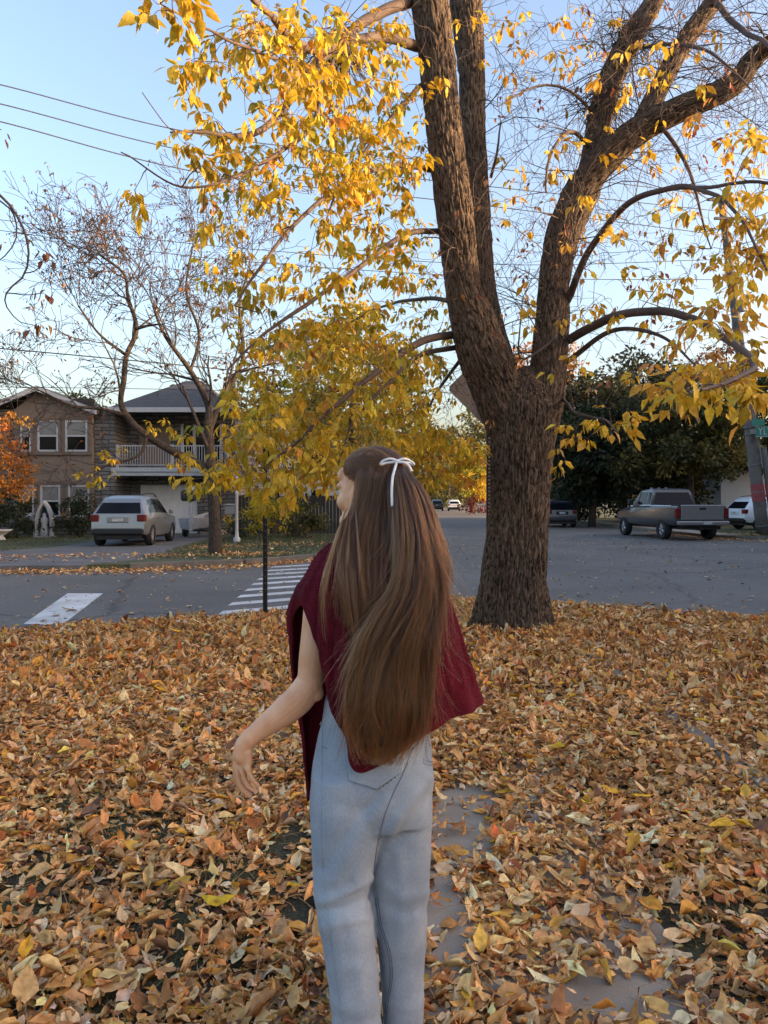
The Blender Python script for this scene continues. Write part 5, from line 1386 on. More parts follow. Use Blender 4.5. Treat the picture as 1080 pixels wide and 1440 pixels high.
# legs and feet inside the jeans
limb([(500, 1070, 2.10, .085), (488, 1200, 2.08, .072), (487, 1290, 2.07, .055), (498, 1390, 2.06, .045), (505, 1490, 2.06, .034)])
limb([(558, 1070, 2.13, .085), (566, 1180, 2.14, .070), (566, 1280, 2.15, .054), (566, 1370, 2.16, .045), (566, 1455, 2.16, .034)])
body = B.build('body', M_skin, person, smooth=True)
md = body.modifiers.new('r', 'REMESH'); md.mode = 'VOXEL'; md.voxel_size = .0028
md = body.modifiers.new('s', 'SMOOTH'); md.factor = .5; md.iterations = 5
applied(body); body.data.polygons.foreach_set('use_smooth', np.ones(len(body.data.polygons), bool)); body.data.update()
body.data.materials.clear(); body.data.materials.append(M_skin)
for s in (-1, 1):
    e = MB(); e.ell(hp(s * .029, .083, .004), (.0085,) * 3, 14, 10); e.build('eye', mat('eye_white', (.6, .58, .55), .2), body, smooth=True)
    e = MB(); e.tube([hp(s * .016, .094, .026), hp(s * .032, .094, .032), hp(s * .048, .084, .027)], .003, 6); e.build('eyebrow', M_hairbase, body, smooth=True)
e = MB(); e.tube([hp(-.02, .093, -.064), hp(0, .103, -.063), hp(.02, .093, -.064)], [.003, .005, .003], 8); e.build('lips', mat('lip', (.42, .13, .10), .4), body, smooth=True)
# finger nails on the hanging hand
for k, v in K.items():
    tip = PX(*v[-1][:3]); prev = PX(*v[-2][:3]); ax = nrm(tip - prev); nn = nrm(np.array([-.75, -.45, -.1])); nn = nrm(nn - ax * nn.dot(ax)); sd = np.cross(ax, nn)
    e = MB(); e.ell(tip + ax * .002 + nn * v[-1][3] * .80, (.0042, .0055, .0016), 12, 8, np.stack([sd, ax, nn], 1)); e.build('fingernail', mat('nail', (.62, .36, .28), .25), body, smooth=True)

# --- jeans
J = MB()
def loft(rows, m, n=48, flat=2.3):
    """rows: (py, xl, xr, d, depth_radius) superellipse sections"""
    R = crom(np.array(rows, float), m); V = []
    a = np.arange(n) / n * 2 * math.pi
    for y, xl, xr, d, rd in R:
        c = PX((xl + xr) / 2, y, d); rx = (xr - xl) / 2 / F * d
        ca, sa = np.cos(a), np.sin(a); e = 2 / flat
        V.append(np.stack([c[0] + rx * np.sign(ca) * np.abs(ca) ** e, c[1] + rd * np.sign(sa) * np.abs(sa) ** e, np.full(n, c[2])], 1))
    k = m; V = np.concatenate(V + [V[0].mean(0)[None], V[-1].mean(0)[None]])
    Q = [(i_ * n + j_, i_ * n + (j_ + 1) % n, (i_ + 1) * n + (j_ + 1) % n, (i_ + 1) * n + j_) for i_ in range(k - 1) for j_ in range(n)]
    T = [(k * n, (j_ + 1) % n, j_) for j_ in range(n)] + [(k * n + 1, (k - 1) * n + j_, (k - 1) * n + (j_ + 1) % n) for j_ in range(n)]
    J.add(V, Q, T)
loft([(978, 457, 597, 2.125, .104), (1010, 453, 601, 2.12, .112), (1040, 446, 606, 2.115, .124), (1080, 439, 609, 2.11, .136), (1115, 437, 609, 2.11, .135), (1150, 440, 607, 2.11, .115)], 30)
loft([(1080, 440, 530, 2.095, .120), (1120, 436, 543, 2.09, .120), (1160, 437, 540, 2.085, .112), (1200, 439, 529, 2.08, .104), (1240, 441, 521, 2.075, .098), (1262, 443, 521, 2.07, .098), (1300, 449, 526, 2.065, .094), (1350, 458, 530, 2.06, .090), (1400, 465, 534, 2.055, .090), (1445, 468, 537, 2.055, .092), (1490, 471, 541, 2.055, .096)], 60)
loft([(1080, 530, 609, 2.13, .118), (1120, 524, 609, 2.135, .118), (1160, 522, 607, 2.14, .110), (1200, 521, 606, 2.145, .104), (1250, 522, 603, 2.15, .098), (1300, 527, 600, 2.155, .094), (1350, 533, 597, 2.16, .090), (1400, 537, 596, 2.16, .090), (1440, 538, 595, 2.16, .092), (1474, 537, 596, 2.16, .096)], 60)
jeans = J.build('jeans', M_denim, person, smooth=True)
md = jeans.modifiers.new('r', 'REMESH'); md.mode = 'VOXEL'; md.voxel_size = .0055
md = jeans.modifiers.new('s', 'SMOOTH'); md.factor = .5; md.iterations = 8
applied(jeans); jeans.data.materials.clear(); jeans.data.materials.append(M_denim)
me = jeans.data; nV = len(me.vertices)
V = np.empty(nV * 3, np.float32); me.vertices.foreach_get('co', V); V = V.reshape(-1, 3).astype(float)
NV = np.empty(nV * 3, np.float32); me.vertex_normals.foreach_get('vector', NV); NV = NV.reshape(-1, 3).astype(float)
pxv = CX + V[:, 0] / V[:, 1] * F; pyv = HY - (V[:, 2] - EYE) / V[:, 1] * F
FOLDS = [  # polyline (px), width px, height m
    ([(458, 1268), (485, 1256), (522, 1236)], 7, .009), ([(448, 1280), (485, 1277), (520, 1262)], 6, -.007), ([(455, 1305), (490, 1296), (524, 1290)], 8, .006),
    ([(470, 1238), (500, 1190), (538, 1128)], 10, .007), ([(455, 1220), (490, 1165), (530, 1120)], 9, -.006), ([(500, 1235), (515, 1205), (528, 1180)], 7, .005),
    ([(458, 1325), (495, 1345), (528, 1335)], 8, -.005), ([(462, 1370), (500, 1362), (532, 1372)], 9, .006), ([(467, 1410), (500, 1420), (535, 1408)], 8, .006), ([(470, 1430), (505, 1437), (537, 1428)], 6, -.006),
    ([(600, 1095), (575, 1130), (548, 1165)], 9, .008), ([(604, 1120), (585, 1150), (545, 1195)], 9, -.006), ([(560, 1150), (545, 1190), (530, 1230)], 8, .006),
    ([(540, 1245), (570, 1262), (601, 1255)], 9, .006), ([(545, 1275), (575, 1285), (599, 1280)], 8, -.005), ([(545, 1330), (575, 1340), (597, 1330)], 9, .006), ([(548, 1375), (575, 1365), (595, 1378)], 8, -.005), ([(545, 1410), (572, 1418), (595, 1408)], 8, .006),
    ([(470, 1300), (478, 1350), (484, 1430)], 9, .007), ([(512, 1275), (505, 1340), (512, 1400)], 8, .006), ([(560, 1200), (565, 1260), (560, 1320)], 9, .006), ([(585, 1290), (580, 1350), (585, 1420)], 8, .006), ([(565, 1300), (572, 1350), (568, 1420)], 9, .005), ([(495, 1300), (500, 1360), (505, 1430)], 10, .004), ([(453, 1060), (452, 1120), (455, 1180)], 8, -.003), ([(470, 1130), (500, 1140), (535, 1128)], 9, -.004)]
back = NV[:, 1] < .35
disp = np.zeros(nV)
for pts, w, hgt in FOLDS:
    q = crom(np.array(pts, float), 16); d2 = np.full(nV, 1e9)
    for p in q: d2 = np.minimum(d2, (pxv - p[0]) ** 2 + (pyv - p[1]) ** 2)
    disp += hgt * np.exp(-d2 / w ** 2) * back
disp = disp * np.interp(pyv, [1230, 1300, 1340], [.8, .5, .30]) + .0016 * noise3(V * np.array([9, 9, 7])) + .0008 * noise3(V * np.array([26, 26, 16]))
V2 = V + NV * disp[:, None]; me.vertices.foreach_set('co', V2.astype(np.float32).ravel())
me.polygons.foreach_set('use_smooth', np.ones(len(me.polygons), bool)); me.update()
bvh = BVHTree.FromPolygons([Vector(v) for v in V2], [p.vertices[:] for p in me.polygons])
camp = Vector((0, 0, EYE))
def onto(px, py, off):
    d = (Vector(at(px, py, 2.0)) - camp).normalized(); loc, no, i_, dist = bvh.ray_cast(camp, d)
    return None if loc is None else np.array(loc + no * off)
def seam(pts, r, off, name, m=M_thread, n=60, dash=None):
    b = MB(); q = crom(np.array(pts, float), n); run = []; ok = False
    for k, p in enumerate(q):
        w = onto(p[0], p[1], off)
        if w is not None and (not run or np.linalg.norm(w - run[-1]) < .02) and not (dash and k % dash == dash - 1): run.append(w)
        else:
            if len(run) > 1: b.tube(run, r, 5); ok = True
            run = []
    if len(run) > 1: b.tube(run, r, 5); ok = True
    if ok: b.build(name, m, jeans, smooth=True)
# back pocket: a raised patch with a double row of stitches
poly = [(488, 1030), (489, 1070), (491, 1098), (512, 1105), (530, 1111), (550, 1100), (566, 1084), (569, 1060), (572, 1030)]
rows = []
for v in np.linspace(0, 1, 26):
    L = crom(np.array(poly[:3] + [poly[3]], float)[:3], 26); R_ = crom(np.array([poly[8], poly[7], poly[6]], float), 26)
    k = int(round(v * 25)); a_, c_ = L[k], R_[k]
    row = []
    for u in np.linspace(0, 1, 30):
        p = a_ * (1 - u) + c_ * u
        p = p + np.array([0, v * (1 - abs(2 * u - 1.02)) * 19])
        row.append(onto(p[0], p[1], .0028))
    rows.append(row)
PV = []; PQ = []; idx = {}
for i_, r_ in enumerate(rows):
    for j_, p in enumerate(r_):
        if p is not None: idx[(i_, j_)] = len(PV); PV.append(p)
for i_ in range(25):
    for j_ in range(29):
        ks = [(i_, j_), (i_, j_ + 1), (i_ + 1, j_ + 1), (i_ + 1, j_)]
        if all(k in idx for k in ks) and max(np.linalg.norm(PV[idx[ks[0]]] - PV[idx[k]]) for k in ks) < .03: PQ.append([idx[k] for k in ks])
pk_ = mesh_np('back_pocket', PV, PQ, M_denim, jeans)
md = pk_.modifiers.new('t', 'SOLIDIFY'); md.thickness = .0022; md.offset = -1
for ins in (2.5, 6.5):
    pp_ = []
    for (x, y) in poly:
        cx_, cy_ = 530, 1062; vx, vy = x - cx_, y - cy_; ln = math.hypot(vx, vy); pp_.append((x - vx / ln * ins, y - vy / ln * ins * (1 if y > 1040 else 0)))
    seam(pp_, .0013, .0036, 'stitching', n=110, dash=4)
seam([(598, 1035), (599, 1058), (602, 1072)], .0007, .002, 'stitching', n=40, dash=4); seam([(595, 1068), (602, 1071), (608, 1071)], .0007, .002, 'stitching', n=20, dash=4); seam([(595, 1073), (602, 1076), (608, 1075)], .0007, .002, 'stitching', n=20, dash=4)
seam([(454, 1010), (453, 1080), (452, 1160), (454, 1220)], .0012, .0008, 'side_seam', M_denim)
seam([(454, 1220), (462, 1300), (474, 1380), (482, 1440)], .0012, .0008, 'side_seam', M_denim)
seam([(452, 1050), (457, 1051), (461, 1053)], .0008, .0012, 'stitching', n=12, dash=4)
seam([(580, 1050), (568, 1085), (552, 1118), (540, 1150), (530, 1190), (525, 1230)], .0007, .0008, 'seat_seam', M_thread, n=90)
for o_ in (0, 3): seam([(528 + o_, 1262), (534 + o_, 1300), (546 + o_, 1340), (549 + o_, 1375), (543 + o_, 1410), (538 + o_, 1440)], .0008, .001, 'inseam', M_thread, n=90)
# little metal zip at the left opening of the waist
b = MB()
for k in range(9):
    w = onto(453.5 - .15 * k, 985 + 4.2 * k, .003)
    if w is not None: b.ell(w, (.002, .002, .0035), 8, 6)
b.build('zip', M_chrome, jeans, smooth=True)
# shoes below the hems
for (x, d, py) in ((506, 2.055, 1508), (567, 2.16, 1474)):
    c = PX(x, py, d); z0 = ground_h(np.array([c[0]]), np.array([c[1]]))[0] + .018
    b = MB(); sec = [(-.085, .030, .06), (-.05, .038, .075), (.02, .040, .075), (.09, .046, .055), (.15, .040, .04), (.175, .018, .02)]
    for (a0, w0, h0), (a1, w1, h1) in zip(sec[:-1], sec[1:]):
        pass
    Vs = []; n = 16; aa = np.arange(n) / n * 2 * math.pi
    for a0, w0, h0 in sec: Vs.append(np.stack([c[0] + w0 * np.cos(aa), np.full(n, c[1] + a0), z0 + np.maximum(h0 * .55 + h0 * .55 * np.sin(aa), 0)], 1))
    k = len(sec); Vs = np.concatenate(Vs + [Vs[0].mean(0)[None], Vs[-1].mean(0)[None]])
    b.add(Vs, [(i_ * n + j_, i_ * n + (j_ + 1) % n, (i_ + 1) * n + (j_ + 1) % n, (i_ + 1) * n + j_) for i_ in range(k - 1) for j_ in range(n)], [(k * n, (j_ + 1) % n, j_) for j_ in range(n)] + [(k * n + 1, (k - 1) * n + j_, (k - 1) * n + (j_ + 1) % n) for j_ in range(n)])
    sh_ = b.build('shoe', M_shoe, person, smooth=True); md = sh_.modifiers.new('s', 'SUBSURF'); md.levels = 2; md.render_levels = 2
# close-fitting dark top
J = MB()
loft([(812, 462, 592, 2.135, .085), (850, 452, 598, 2.13, .108), (900, 460, 592, 2.125, .108), (960, 464, 588, 2.12, .104), (1000, 459, 596, 2.12, .106)], 24, flat=2.1)
J.build('top', M_top, person, smooth=True)

# --- shawl: columns from neck to hem, all the way round
COL = [
 [(520, 788, 2.21), (515, 850, 2.27), (512, 930, 2.29), (512, 1010, 2.29), (512, 1066, 2.285)],
 [(492, 783, 2.19), (465, 830, 2.265), (452, 920, 2.29), (447, 1020, 2.29), (444, 1109, 2.28)],
 [(479, 772, 2.16), (440, 815, 2.225), (416, 880, 2.26), (421, 1000, 2.275), (432, 1110, 2.265)],
 [(474, 764, 2.125), (448, 785, 2.15), (424, 822, 2.165), (411, 848, 2.165), (413, 880, 2.185)],
 [(475, 760, 2.09), (452, 784, 2.075), (434, 812, 2.06), (421, 838, 2.055), (436, 868, 2.05)],
 [(485, 757, 2.06), (470, 785, 2.02), (456, 835, 1.995), (451, 900, 1.99), (461, 968, 1.99)],
 [(500, 755, 2.04), (488, 790, 1.985), (479, 860, 1.96), (474, 960, 1.962), (482, 1036, 1.97)],
 [(515, 755, 2.03), (508, 800, 1.97), (505, 880, 1.95), (502, 990, 1.95), (503, 1086, 1.955)],
 [(530, 755, 2.03), (535, 800, 1.96), (537, 880, 1.945), (540, 980, 1.945), (545, 1070, 1.955)],
 [(545, 756, 2.04), (565, 800, 1.98), (574, 880, 1.96), (588, 970, 1.96), (600, 1032, 1.97)],
 [(556, 758, 2.06), (585, 800, 2.02), (608, 870, 2.0), (630, 945, 2.0), (642, 1009, 2.01)],
 [(562, 763, 2.09), (606, 802, 2.07), (632, 863, 2.07), (655, 935, 2.07), (671, 997, 2.08)],
 [(564, 770, 2.125), (613, 806, 2.13), (634, 868, 2.135), (652, 940, 2.15), (669, 990, 2.16)],
 [(560, 780, 2.165), (598, 816, 2.20), (608, 888, 2.25), (612, 960, 2.28), (618, 1020, 2.28)],
 [(545, 787, 2.20), (555, 842, 2.26), (560, 920, 2.29), (560, 1000, 2.29), (560, 1052, 2.29)]]
KV = 150; SUB = 14
prof = np.array([crom(np.array([PX(*p) for p in c]), KV) for c in COL])          # (15, KV, 3)
nc = len(COL); E = np.concatenate([prof[-2:], prof, prof[:3]]); grid = []
for i_ in range(nc):
    a_, b_, c_, d_ = E[i_ + 1], E[i_ + 2], E[i_ + 3], E[i_ + 4]
    for f in np.arange(SUB) / SUB:
        grid.append(.5 * (2 * b_ + (c_ - a_) * f + (2 * a_ - 5 * b_ + 4 * c_ - d_) * f * f + (3 * b_ - a_ - 3 * c_ + d_) * f ** 3))
grid = np.array(grid); nU = len(grid)
# arc lengths in metres give the knit pattern its own coordinates
vlen = np.concatenate([np.zeros((nU, 1)), np.cumsum(np.linalg.norm(np.diff(grid, axis=1), axis=2), 1)], 1)
ulen = np.arange(nU) / nU * 2.1
tu = np.roll(grid, -1, 0) - np.roll(grid, 1, 0); tv = np.gradient(grid, axis=1)
nn = nrm(np.cross(tv, tu)); cen = grid.mean((0, 1)); 
if ((grid - cen) * nn).sum() < 0: nn = -nn
U = np.repeat(ulen[:, None], KV, 1); W_ = vlen
per = .062; ph = (U / per) % 1.0
tw = .30 * np.sin(W_ * 2 * math.pi / .055)
cable = np.maximum(np.exp(-((ph - .5 - tw * .5) / .11) ** 2), np.exp(-((ph - .5 + tw * .5) / .11) ** 2)) * .0078
cable += .0016 * np.exp(-((ph - .04) / .04) ** 2) + .0016 * np.exp(-((ph - .96) / .04) ** 2)
dist_hem = vlen[:, -1:] - vlen
rib = .0016 * np.sin(U * 2 * math.pi / .0105)
hem = np.clip((.075 - dist_hem) / .01, 0, 1); neckb = np.clip((.02 - vlen) / .01, 0, 1)
d_ = cable * (1 - hem) * (1 - neckb) + rib * np.maximum(hem, neckb)
soft = .010 * noise3(grid * np.array([7, 7, 4])) + .004 * noise3(grid * np.array([18, 18, 9]))
soft += .0065 * np.sin(U * 2 * math.pi / .175 + 2.2 * noise3(grid * 3.0)) * np.clip((vlen - .1) / .3, 0, 1)
soft *= np.clip(vlen / .12, 0, 1)
fl = grid + nn * (d_ + soft)[..., None]
V = fl.reshape(-1, 3); i_, j_ = np.meshgrid(np.arange(nU), np.arange(KV - 1), indexing='ij')
Q = np.stack([i_ * KV + j_, ((i_ + 1) % nU) * KV + j_, ((i_ + 1) % nU) * KV + j_ + 1, i_ * KV + j_ + 1], -1).reshape(-1, 4)
shawl = mesh_np('shawl', V, Q, M_knit, person, uv=np.stack([U, W_], -1).reshape(-1, 2))
md = shawl.modifiers.new('t', 'SOLIDIFY'); md.thickness = .007; md.offset = 0
md = shawl.modifiers.new('s', 'SUBSURF'); md.levels = 1; md.render_levels = 1
# ribbed collar round the neck
b = MB(); ringp = [PX(*c[0]) + np.array([0, 0, .008]) for c in COL]; rp = crom(np.array(ringp + ringp[:1]), 80); b.tube(rp, .011, 10, cap=False); b.build('collar', M_knit, shawl, smooth=True)

# --- hair
TIE = np.array(PX(560, 656, 2.025))
def skull(l, f, u, off):
    """point on the scalp in head axes direction (l,f,u), raised by off"""
    v = nrm(np.array([l, f, u], float)); r = np.array([.077, .097, .089]) + off
    return HC + RH @ (np.array([0, -.012, .03]) + v * r)
def skull_at(px, y, off):
    """point of the scalp facing the camera side, at this height and bearing"""
    o = np.array([0, 0, EYE]); dr = nrm(PX(px, y, 2.0) - o); c = HC + RH @ np.array([0, -.012, .03]); r = np.array([.077, .097, .089]) + off
    a_ = (RH.T @ (o - c)) / r; b_ = (RH.T @ dr) / r
    A_, B2, C_ = b_ @ b_, 2 * a_ @ b_, a_ @ a_ - 1; D_ = B2 * B2 - 4 * A_ * C_
    t_ = (-B2 - math.sqrt(max(D_, 0))) / (2 * A_); return o + dr * t_
strands = []; radii_ = []; tints = []; TINT = [.4]
NPT = 26
def add_strand(P, r0=.00042, r1=.00018, m=NPT):
    q = crom(np.asarray(P, float), m); strands.append(q); radii_.append(np.linspace(r0, r1, m)); tints.append(min(1, max(0, TINT[0] + rng.normal(0, .2))))
TL = RH.T @ (TIE - HC - RH @ np.array([0, -.012, .03])); TLd = nrm(TL)
# scalp hair drawn back to the tie
TINT[0] = .22
for k in range(3600):
    a = random.uniform(-1.75, 1.75); 
    h = np.array([math.sin(a) * .9, math.cos(a) * .75 + .10, .42 + .35 * math.cos(a)]) if random.random() < .6 else np.array([math.sin(a), math.cos(a) * .7, random.uniform(-.05, .95)])
    h = nrm(h + rng.normal(size=3) * .05)
    if h[1] > .15 and h[2] < .52 - .35 * abs(h[0]): continue
    off = .004 + .008 * random.random(); pts = []
    wob = rng.normal(size=3) * .018
    for s in np.linspace(0, 1, 9):
        d = nrm(h * (1 - s) + TLd * s + np.array([0, 0, .10]) * math.sin(math.pi * s) + wob * math.sin(2 * math.pi * s))
        pts.append(skull(*d, off * (1 - .15 * s) * (.35 + .65 * min(1, s * 5))))
    pts[-1] = TIE + rng.normal(size=3) * .006
    add_strand(pts)
TINT[0] = .34
HL = [(.30, .92, .62), (.55, .80, .50), (.74, .62, .34), (.88, .36, .20), (.98, .08, .10), (1.0, -.15, .02)]
for k in range(1500):                      # hairline by the face, swept back over the ear to the tie
    bend_ = rng.normal(0, .05); u_ = random.random(); h = nrm(crom(np.array(HL, float), 60)[int(u_ * 59)] + rng.normal(size=3) * .035); pts = []; o_ = .004 + .008 * random.random()
    for s in np.linspace(0, 1, 9):
        d = nrm(h * (1 - s) + TLd * s + np.array([0, 0, -.10 * u_ + bend_]) * math.sin(math.pi * s)); pts.append(skull(*d, o_ * (.25 + .75 * min(1, s * 4)) + .003 * math.sin(math.pi * s)))
    pts[-1] = TIE + rng.normal(size=3) * .006; add_strand(pts)
# ponytail falling from the tie, sweeping over the back
YS = [656, 668, 685, 720, 760, 800, 830, 860, 900, 940, 980, 1020, 1050, 1074]
XL = [553, 552, 552, 553, 556, 557, 552, 530, 506, 493, 489, 490, 497, 508]
XR = [567, 577, 590, 605, 617, 624, 624, 621, 614, 608, 602, 596, 580, 556]
DC = [2.020, 2.00, 1.985, 1.962, 1.942, 1.928, 1.920, 1.914, 1.910, 1.908, 1.908, 1.910, 1.916, 1.924]
TH = [.012, .020, .026, .032, .034, .034, .032, .030, .028, .027, .026, .024, .020, .012]
tt_ = np.linspace(0, 1, len(YS))
def pony(s, t, dep):
    y = np.interp(t, tt_, YS); xl = np.interp(t, tt_, XL); xr = np.interp(t, tt_, XR); d = np.interp(t, tt_, DC); th = np.interp(t, tt_, TH)
    return PX(xl + (xr - xl) * s, y, d - th * dep * math.sqrt(max(0, 1 - (2 * s - 1) ** 2)))
# locks: round bundles of strands with their own wave, depth, length and tone
NLK = 60
for li in range(NLK + 46):
    back_ = li >= NLK                                                    # deeper filling locks, tone darkened to stand for shade
    sC = (li + rng.uniform(-.3, .3)) / NLK if not back_ else rng.uniform(0, 1)
    dC = rng.uniform(.62, 1.18) if not back_ else rng.uniform(-.6, .5)
    a1, a2 = rng.normal(0, .0095), rng.normal(0, .0065); f1, f2 = rng.uniform(4, 8), rng.uniform(9, 15); q1, q2 = rng.uniform(0, 6.28, 2)
    drift = rng.normal(0, .10); edge = abs(2 * sC - 1)
    end = 1 - .22 * rng.uniform(0, 1) ** 1.5 - .06 * edge ** 3
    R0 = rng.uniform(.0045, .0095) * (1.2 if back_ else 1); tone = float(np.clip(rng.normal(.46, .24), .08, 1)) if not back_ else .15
    subs = [(rng.normal(0, .55), rng.normal(0, .55), rng.normal(0, .0016), rng.uniform(12, 24), rng.uniform(0, 6.28)) for _ in range(6)]
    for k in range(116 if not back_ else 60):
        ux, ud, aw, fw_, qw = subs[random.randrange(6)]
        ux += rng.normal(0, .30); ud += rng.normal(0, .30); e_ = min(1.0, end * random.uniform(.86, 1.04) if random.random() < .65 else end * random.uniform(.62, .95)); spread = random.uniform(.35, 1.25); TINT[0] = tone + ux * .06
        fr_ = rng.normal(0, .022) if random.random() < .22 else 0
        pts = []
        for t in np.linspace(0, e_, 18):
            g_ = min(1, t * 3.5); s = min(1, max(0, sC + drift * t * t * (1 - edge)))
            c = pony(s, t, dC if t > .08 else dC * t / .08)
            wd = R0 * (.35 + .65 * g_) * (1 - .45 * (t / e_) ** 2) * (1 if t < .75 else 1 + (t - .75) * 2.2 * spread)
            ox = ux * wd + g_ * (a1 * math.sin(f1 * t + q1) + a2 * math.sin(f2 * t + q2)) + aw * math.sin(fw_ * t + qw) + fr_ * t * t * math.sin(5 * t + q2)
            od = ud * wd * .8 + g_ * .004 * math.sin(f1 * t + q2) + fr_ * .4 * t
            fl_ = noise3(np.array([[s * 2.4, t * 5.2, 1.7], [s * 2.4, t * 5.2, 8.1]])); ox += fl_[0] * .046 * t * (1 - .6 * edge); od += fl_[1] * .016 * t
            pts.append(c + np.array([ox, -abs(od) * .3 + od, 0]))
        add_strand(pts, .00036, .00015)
# sweep of locks crossing from the right edge down to the left
for k in range(1300):
    l0 = random.randrange(34); r_ = np.random.default_rng(500 + l0); y0 = r_.uniform(.10, .34); sA = r_.uniform(.55, 1.0); sB = r_.uniform(0.02, .55); dpp = r_.uniform(.85, 1.12); en = r_.uniform(.62, .98); wq = r_.normal(0, .05); TINT[0] = r_.uniform(.35, .95)
    pts = []; js = rng.normal(0, .022); jd = rng.normal(0, .05)
    for t in np.linspace(y0, en * random.uniform(.93, 1.03), 14):
        w = 1 / (1 + math.exp(-(t - .50) * 12)); s = sA * (1 - w) + sB * w + js + wq * math.sin(8 * t)
        pts.append(pony(min(1, max(0, s)), min(1, t), dpp + jd))
    add_strand(pts)
# loose lower hair from under the tie, hanging over the left of the back
YS2 = [690, 715, 735, 760, 800, 840, 880, 915]
XL2 = [497, 494, 483, 474, 474, 479, 488, 500]
XR2 = [550, 549, 548, 547, 546, 545, 540, 534]
DC2 = [2.02, 2.015, 2.005, 1.985, 1.958, 1.945, 1.938, 1.935]
t2_ = np.linspace(0, 1, len(YS2))
nl2 = 90; lock2 = [(rng.uniform(0, 1), rng.uniform(.55, 1.0), rng.normal(0, .05), rng.uniform(-.2, 1)) for _ in range(nl2)]
for k in range(3800):
    li_ = random.randrange(nl2); s0_, en, dr, dp = lock2[li_]; TINT[0] = .12 + .4 * ((li_ * 37) % 19) / 19  # lower locks tinted shadow brown, shade put into the colour
    s0_ = min(1, max(0, s0_ + rng.normal(0, .014))); en = min(1.0, en * random.uniform(.86, 1.08)); 
    s1_ = .16 + .84 * s0_                                     # from behind the left ear round to the nape
    root = nrm(np.array([.95 * math.cos(s1_ * 1.35), -.25 - 1.0 * math.sin(s1_ * 1.35), .50 - .15 * s0_ + rng.normal() * .28]))
    xr0 = 500 + 52 * s0_ + rng.normal() * 1.5
    of_ = random.uniform(.007, .018); ya_ = random.uniform(632, 668); yb_ = random.uniform(676, 702)
    pts = [skull_at(xr0 + 6, ya_, of_ * .6), skull_at(xr0 + 3, ya_ * .5 + yb_ * .5, of_ * .85), skull_at(xr0, yb_, of_)]
    dk0 = pts[-1][1] / 1.0
    for t in np.linspace((yb_ + 26 - 690) / 175, en, 10):
        y = np.interp(t, t2_, YS2); xl = np.interp(t, t2_, XL2); xr = np.interp(t, t2_, XR2); d = np.interp(t, t2_, DC2)
        s = s0_ + dr * t * math.sin(3 * t + dp * 4)
        pts.append(PX(xl + (xr - xl) * s, y, dk0 + (d - .016 * dp - .012 * math.sin(math.pi * s) - dk0) * min(1, max(0, (t - .03) / .60)) ** .9 + rng.normal() * .001))
    add_strand(pts)
TINT[0] = .45
# thin wisps over the left shoulder and fly-aways
for base, nW in (([(487, 715, 2.04), (473, 765, 2.0), (462, 810, 1.985), (456, 850, 1.975), (460, 895, 1.97)], 60), ([(490, 720, 2.03), (480, 780, 1.985), (474, 830, 1.965), (472, 868, 1.96)], 45),
                 ([(492, 720, 2.03), (489, 790, 1.965), (487, 840, 1.955), (484, 892, 1.95)], 110), ([(500, 720, 2.02), (505, 800, 1.945), (508, 860, 1.935), (500, 930, 1.93)], 120)):
    for k in range(nW):
        o_ = rng.normal(size=3) * np.array([3.2, 0, .006]); cut = random.uniform(.75, 1.05)
        pts = [PX(x + o_[0] * (i_ / 2.5) + rng.normal() * .5, base[0][1] + (y - base[0][1]) * cut, d - abs(o_[2])) for i_, (x, y, d) in enumerate(base)]
        add_strand(pts)
for k in range(1300):
    s = rng.choice([0, 1]) * 1.0 if random.random() < .5 else random.random(); t0 = random.uniform(.2, .8); ln = random.uniform(.10, .3); o = rng.normal(0, .034); oz = rng.normal(0, .016)
    pts = []
    for t in np.linspace(t0, min(1, t0 + ln), 8):
        w = (t - t0) / ln; p = pony(min(1, max(0, s)), t, 1.0); pts.append(p + np.array([o * w * w + .01 * (s - .5), -abs(oz) * w, 0]))
    add_strand(pts, .00035, .00016)
for k in range(160):
    h = nrm(np.array([rng.normal(), rng.normal() * .8, abs(rng.normal()) + .3])); v = nrm(rng.normal(size=3) + h * .6)
    p0 = skull(*h, .018); add_strand([p0, p0 + v * .012, p0 + v * .022 + np.array([0, 0, -.006])], .0003, .0001)
# short hairs at the temple and in front of the ear
for k in range(0):
    u_ = random.uniform(-.05, .75); r0 = nrm(np.array([.86, .50 - .25 * (1 - u_), u_])); pts = [skull(*r0, .001)]
    for s in (.3, .6, 1): pts.append(skull(*nrm(r0 + np.array([.05, -.55 * s, .18 * s * (u_ > .25) - .5 * s * (u_ <= .25)])), .004 + .012 * s))
    add_strand(pts)

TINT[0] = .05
for k in range(900):                       # inner strands tinted dark, standing for shade in the gap
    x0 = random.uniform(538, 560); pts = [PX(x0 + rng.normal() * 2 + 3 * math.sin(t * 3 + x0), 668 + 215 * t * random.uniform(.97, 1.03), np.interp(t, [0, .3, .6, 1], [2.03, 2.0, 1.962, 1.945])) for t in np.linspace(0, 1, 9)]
    add_strand(pts)
